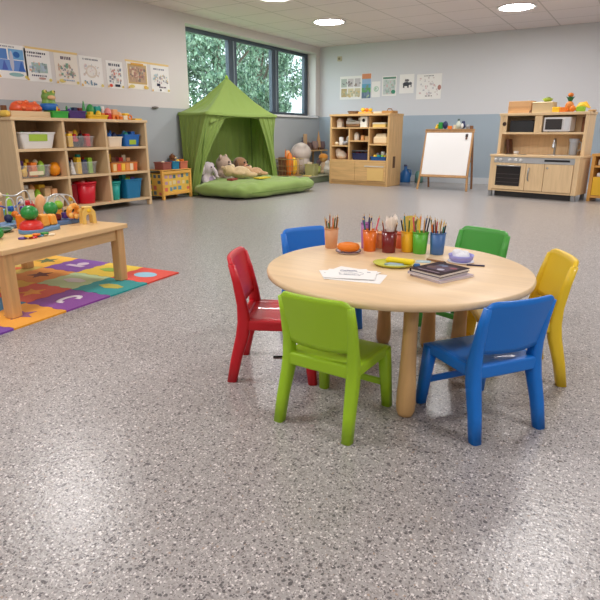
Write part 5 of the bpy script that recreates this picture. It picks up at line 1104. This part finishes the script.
b = B(); b.box((.36, lean(1.05)-.026, 1.05), (.05, .014, .06), .006, 0, (-rot, 0, 0)); b.box((.36, lean(1.0)-.03, 1.0), (.035, .016, .05), .006, 1, (-rot, 0, 0)); b.build('clip', [plain((60, 46, 44), .5), plain((110, 76, 60), .5)], t)
B().bx(-HW-.01, HW+.01, lean(zt)-.04, lean(zt)+.09, zt+.028, zt+.042, .003).build('ledge', m_e, t)
ZE = zt+.0425; ME = Matrix.Translation((-3.48, 10.92, 0)) @ Matrix.Rotation(R(1), 4, 'Z')
for k, cn, x, s, h, l in (('duck', 'yellow', -.27, .1, .1, 'yellow duck toy at the left on the easel ledge'), ('block', 'green', -.19, .08, .13, 'green block on the easel ledge'), ('ball', 'navy', -.10, .1, .15, 'navy ball on the easel ledge'), ('block', 'orange', -.005, .08, .06, 'low orange block on the easel ledge'), ('block', 'cream', .09, .05, .08, 'cream block left of the bottle on the easel ledge'), ('ball', 'grey', .34, .08, .09, 'grey ball on the easel ledge'), ('block', 'brown', .42, .06, .06, 'brown block at the right on the easel ledge')):
    toy(k, cn, tuple(ME @ Vector((x, lean(zt)+.025, ZE))), s, l, 'toys on the easel ledge', h=h)
t = thing('glue_bottle', 'pale green bottle with dark cap on the easel ledge', 'bottle', tuple(ME @ Vector((.16, lean(zt)+.025, ZE)))); B().lathe([(1e-4, 0), (.045, 0), (.048, .1), (.02, .14), (.02, .155), (1e-4, .155)], 18, caps=False).build('body', plain((206, 212, 196), .4), t, fix=True); B().lathe([(.024, .155), (.02, .19), (1e-4, .192)], 14).build('cap', plain((60, 80, 76), .4), t)
t = thing('toy_penguin', 'dark blue and white penguin toy on the easel ledge', 'toy', tuple(ME @ Vector((.255, lean(zt)+.025, ZE))), R(-20)); blob([((0, 0, .06), (.045, .045, .06)), ((0, 0, .125), (.035, .035, .03))], .009).build('body', plain((44, 52, 90), .5), t); B().ell((0, -.034, .06), (.03, .018, .045)).build('belly', WHITE, t)

# ------------------------------------------------------------------ toy kitchen
KR = R(-11.5)
kt = thing('toy_kitchen', 'birch toy kitchen with oven, sink and upper shelf by the back wall', 'toy kitchen', (-2.458, 10.42, 0), KR)
KM = Matrix.Translation((-2.458, 10.42, 0)) @ Matrix.Rotation(KR, 4, 'Z')
def kl(x, y, z): return tuple(KM @ Vector((x, y, z+.0012)))
KW, KD, KZ = 1.51, .56, .735
B().bx(-.012, KW+.012, -.015, KD, KZ-.04, KZ, .005).build('worktop', M_kith, kt)
B().bx(0, .07, 0, KD, .10, KZ-.04, .004).build('side_panel', M_kit, kt); B().bx(KW-.075, KW, 0, KD, .10, KZ-.04, .004).build('side_panel', M_kit, kt)
B().bx(.07, KW-.075, KD-.02, KD-.004, .10, KZ-.04).build('back_panel', M_kit, kt)
B().bx(.07, KW-.075, .01, KD-.02, .10, .13, .003).build('floor_board', M_kith, kt)
B().bx(.07, KW-.075, .004, .03, .595, KZ-.04).build('control_panel', plain((186, 188, 190), .4, .5, .3), kt)
for x in (.10, .19, .36, .46, .55):
    B().lathe([(.027, 0), (.025, .02), (.016, .024), (1e-4, .025)], 18, (x, .004, .645), 0, (R(90), 0, 0)).build('knob', plain((226, 226, 224), .35, .5, .3), kt)
B().bx(.95, 1.36, -.002, .004, .632, .665, .001).build('display_strip', plain((30, 30, 32), .3), kt); B().bx(1.37, 1.44, -.006, .004, .632, .662, .002).build('button', STEELW, kt)
# oven
ov = B().bx(.074, .655, -.012, .016, .135, .59, .004).build('oven_door', M_kit, kt)
B().bx(.13, .57, -.018, -.012, .20, .535, .002).build('oven_window', plain((40, 36, 36), .15), ov)
for i in range(3): B().bx(.14, .56, -.0195, -.018, .26+i*.07, .264+i*.07).build('rack', plain((90, 84, 80), .4), ov)
B().tube([(.14, -.018, .545), (.14, -.045, .545), (.56, -.045, .545), (.56, -.018, .545)], .010, 8).build('handle', STEEL, ov)
d1 = B().bx(.66, .965, -.012, .016, .135, .59, .004).build('door', M_kit, kt)
B().tube([(.715, -.012, .52), (.715, -.045, .48), (.715, -.045, .34), (.715, -.012, .30)], .011, 8).build('handle', STEEL, d1)
d2 = B().bx(.972, KW-.08, -.012, .016, .135, .59, .004).build('door', M_kit, kt)
B().lathe([(.014, 0), (.016, .016), (1e-4, .02)], 14, (1.02, -.012, .53), 0, (R(90), 0, 0)).build('knob', STEEL, d2)
for x in (.035, KW-.04):
    for y in (.04, KD-.05): B().box((x, y, .05), (.06, .05, .10), .005).build('foot', plain((150, 152, 154), .4, .5, .4), kt)
B().bx(.08, KW-.08, .12, .14, .0, .10).build('plinth', plain((70, 70, 72), .6), kt)  # dark strip between the feet; shade under the kitchen put into its colour
# hutch
HB = .62; hy0 = .20
B().bx(.015, .07, hy0, KD, KZ, 1.385, .004).build('hutch_side', M_kit, kt); B().bx(KW-.07, KW-.015, hy0, KD, KZ, 1.385, .004).build('hutch_side', M_kit, kt)
B().bx(-.0, KW+.0, hy0-.015, KD+.01, 1.385, 1.43, .005).build('hutch_top', M_kith, kt)
B().bx(.07, KW-.07, hy0, KD-.02, 1.075, 1.11, .004).build('hutch_shelf', M_kith, kt)
B().bx(.07, KW-.07, KD-.02, KD-.005, KZ, 1.385).build('hutch_back', M_kit, kt)
hp = B().bx(.07, .145, hy0+.004, hy0+.022, 1.11, 1.385, .003).build('hutch_front', M_kit, kt); B().lathe([(.035, 0), (.035, .004)], 18, (.10, hy0+.0035, 1.25), 0, (R(90), 0, 0)).build('hole', plain((60, 40, 28), .8), hp)
B().bx(.63, .755, hy0+.004, hy0+.04, 1.11, 1.385, .003).build('hutch_front', M_kit, kt)
# sink and tap
B().lathe([(.15, 0), (.165, .004), (.15, .008), (.12, .002)], 28, (1.10, .17, KZ), sc_=(1.1, .6, 1), caps=False).build('sink_rim', STEELW, kt)
B().tube([(.98, .32, KZ), (.98, .32, KZ+.16), (.99, .29, KZ+.25), (1.0, .22, KZ+.26), (1.01, .17, KZ+.2), (1.01, .15, KZ+.12)], .019, 10).build('tap', STEEL, kt)
for i in range(2): B().lathe([(.075, 0), (.08, .003), (.06, .006), (1e-4, .006)], 24, (.28+i*.23, .13, KZ)).build('hob_ring', plain((70, 66, 64), .4), kt)
# loose things on it
t = thing('toy_microwave', 'white toy microwave on the upper shelf of the toy kitchen', 'microwave', kl(.985, hy0+.16, 1.1105), KR)
B().box((0, .02, .125), (.44, .26, .235), .012).build('body', plain((240, 240, 242), .35), t); B().box((-.05, -.117, .125), (.27, .012, .17), .006).build('door_window', plain((66, 62, 62), .2), t); B().box((.165, -.118, .125), (.07, .01, .19), .004).build('button_panel', plain((222, 224, 228), .4), t); B().box((.105, -.123, .125), (.012, .016, .15), .004).build('handle', plain((232, 232, 234), .4), t)
for sx in (-.17, .17):
    B().lathe([(.015, 0), (.015, .008)], 10, (sx, .02, 0)).build('foot', DARK, t)
t = thing('black_box', 'black open box on the upper shelf of the toy kitchen', 'box', kl(.385, hy0+.19, 1.1105), KR); B().box((0, 0, .09), (.42, .26, .18), .008).build('body', plain((44, 46, 50), .4), t); B().box((-.02, -.005, .19), (.38, .24, .02), .005).build('lid', plain((30, 30, 33), .4), t)
tag(B().box((0, 0, .12), (.10, .05, .24), .008).build('cutting_board', wood((150, 100, 64), 'z'), None, kl(1.36, hy0+.30, 1.1105), KR), 'brown wooden board right of the toy microwave', 'board')
tag(B().box((0, 0, .125), (.05, .17, .25), .008, 0, (0, R(-8), 0)).build('brown_board', wood((96, 60, 44), 'z'), None, kl(.15, .40, KZ+.004), KR), 'dark brown board leaning at the left of the worktop', 'board')
t = thing('grey_pitcher', 'grey pitcher on the worktop right of the tap', 'pitcher', kl(1.27, .36, KZ), KR); B().lathe([(1e-4, 0), (.06, 0), (.062, .02), (.07, .20), (.085, .27), (.078, .27), (.062, .2), (.054, .012), (1e-4, .012)], 22, caps=False).build('body', plain((168, 172, 178), .35), t, fix=True); B().tube([(.07, 0, .22), (.12, 0, .2), (.12, 0, .1), (.064, 0, .07)], .01, 8).build('handle', plain((168, 172, 178), .35), t)
tag(B().tube([(0, 0, 0), (.0, .0, .26)], .006, 6).build('wooden_spoon', TAN, None, kl(1.15, .47, KZ)), 'thin wooden spoon standing beside the grey pitcher', 'spoon')
tag(B().lathe([(1e-4, 0), (.04, 0), (.05, .05), (.045, .05), (.035, .006), (1e-4, .006)], 18, caps=False).build('white_cup', WHITE, None, kl(.33, .30, KZ)), 'small white cup on the worktop behind the knobs', 'cup')
# on top of the hutch
ZH = 1.4295
t = thing('cardboard_box', 'brown cardboard box at the left on top of the toy kitchen', 'box', kl(.30, .40, ZH), KR); B().box((0, 0, .10), (.40, .22, .20), .004).build('body', plain((212, 166, 116), .7, var=.05), t); B().box((0, -.111, .10), (.40, .002, .03), 0).build('tape', plain((200, 154, 106), .6), t)
t = thing('flat_carton', 'pale open carton beside the cardboard box on the toy kitchen', 'box', kl(.69, .40, ZH), KR); B().box((0, 0, .085), (.34, .2, .17), .004).build('body', plain((216, 196, 156), .7), t); B().box((0, -.11, .165), (.34, .03, .006), .001, 0, (R(25), 0, 0)).build('flap', plain((222, 202, 164), .7), t)
t = thing('lime_bowl', 'lime green bowl with yellow fruit on the pale carton', 'bowl', kl(.74, .38, ZH+.1755), KR); B().lathe([(1e-4, 0), (.05, 0), (.09, .05), (.084, .05), (.045, .008), (1e-4, .008)], 22, caps=False).build('bowl', plain((170, 190, 50), .4), t, fix=True); B().ell((0, 0, .045), (.06, .06, .035)).build('fruit', plain((110, 120, 50), .5), t)
for k, cn, x, y, s, h, l in (('block', 'yellow', .93, .32, .12, .085, 'yellow block on top of the toy kitchen'), ('block', 'orange', 1.06, .28, .10, .075, 'orange block on top of the toy kitchen'), ('ball', 'orange', 1.20, .27, .09, .10, 'small orange ball in front of the pineapple and bananas'), ('block', 'lime', 1.32, .30, .12, .08, 'lime block right of the pineapple toy'), ('cone', 'brown', .52, .24, .05, .05, 'small brown cone in front of the cardboard box')):
    toy(k, cn, kl(x, y, ZH), s, l, 'toys on top of the toy kitchen', KR, h=h)
t = thing('pineapple_toy', 'pineapple toy with dark green leaves on top of the toy kitchen', 'toy', kl(1.08, .46, ZH), KR); B().ell((0, 0, .09), (.07, .07, .09)).build('fruit', plain((214, 130, 50), .5, var=.3, vscale=40), t)
b = B()
for i in range(10):
    a = i*2*PI/5; k = .4+.6*(i < 5); b.tube([(0, 0, .16), (.035*k*math.cos(a), .035*k*math.sin(a), .22), (.07*k*math.cos(a), .07*k*math.sin(a), .25+.05*(1-k))], [.018, .014, .002], 6)
b.build('leaf_crown', plain((40, 110, 60), .5), t); B().ell((0, 0, .275), (.045, .045, .035)).build('top_flower', plain((216, 120, 40), .5), t)
t = thing('banana_bunch', 'bunch of yellow toy bananas at the right on top of the toy kitchen', 'toy', kl(1.28, .46, ZH), KR)
for i in range(4): B().tube([(-.11, -.03+i*.028, .03), (-.05, -.04+i*.028, .09+.015*i), (.04, -.04+i*.028, .11+.012*i), (.12, -.02+i*.028, .06)], [.008, .024, .024, .006], 8).build('banana', plain((244, 206-8*i, 60), .5), t)
tag(B().lathe([(1e-4, 0), (.06, 0), (.065, .03), (1e-4, .036)], 18, caps=False).build('toy_bun', TAN, None, kl(1.48, .36, ZH)), 'flat tan toy bun at the right end of the toy kitchen top', 'toy')

# ------------------------------------------------------------------ pine unit at the right edge
rt_ = thing('pine_unit', 'small pine unit with a yellow front cut by the right edge', 'cabinet', (-.83, 10.42, 0), R(-10))
RM = Matrix.Translation((-.83, 10.42, 0)) @ Matrix.Rotation(R(-10), 4, 'Z')
m_r = wood((222, 166, 84), 'z', .45, .15)
B().bx(0, .05, 0, .42, 0, .73, .004).build('side_panel', m_r, rt_); B().bx(.75, .8, 0, .42, 0, .73, .004).build('side_panel', m_r, rt_)
B().bx(-.01, .81, -.01, .43, .73, .77, .005).build('top_panel', m_r, rt_)
for z in (.06, .55): B().bx(.05, .75, .0, .41, z, z+.035, .003).build('shelf_board', m_r, rt_)
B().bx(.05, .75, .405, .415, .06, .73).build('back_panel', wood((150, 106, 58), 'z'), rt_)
B().bx(.055, .745, .006, .026, .10, .40, .004).build('drawer_front', plain((238, 190, 50), .45), rt_)
B().bx(.05, .75, .03, .40, .385, .40).build('drawer_top', m_r, rt_)
def rl(x, y, z): return tuple(RM @ Vector((x, y, z+.0012)))
for k, cn, x, z, s, h, l in (('block', 'cream', .12, .5855, .08, .09, 'cream block in the upper shelf of the right pine unit'), ('cylinder', 'white', .23, .5855, .08, .1, 'white beaker in the upper shelf of the right pine unit'), ('block', 'white', .16, .4005, .14, .06, 'flat white box in the lower shelf of the right pine unit'), ('ball', 'grey', .30, .4005, .09, .08, 'grey ball in the lower shelf of the right pine unit')):
    toy(k, cn, rl(x, .12, z), s, l, 'things in the right pine unit', R(-10), h=h)

# ------------------------------------------------------------------ camera and view
cam = bpy.data.cameras.new('camera'); co = bpy.data.objects.new('camera', cam); COL.objects.link(co)
co.location = (0, 0, 1.09); co.rotation_euler = (R(90-17), 0, R(32))
cam.sensor_width = 36; cam.lens = 545/600*36; cam.clip_start = .05; cam.clip_end = 200
sc.camera = co
vs = sc.view_settings
sc.display_settings.display_device = 'sRGB'
vs.view_transform = 'Standard'; vs.look = 'None'; vs.exposure = 2.06; vs.gamma = 1; vs.use_curve_mapping = False
sc.cycles.max_bounces = 8; sc.cycles.diffuse_bounces = 5; sc.cycles.transparent_max_bounces = 16
sc.cycles.sample_clamp_indirect = 6
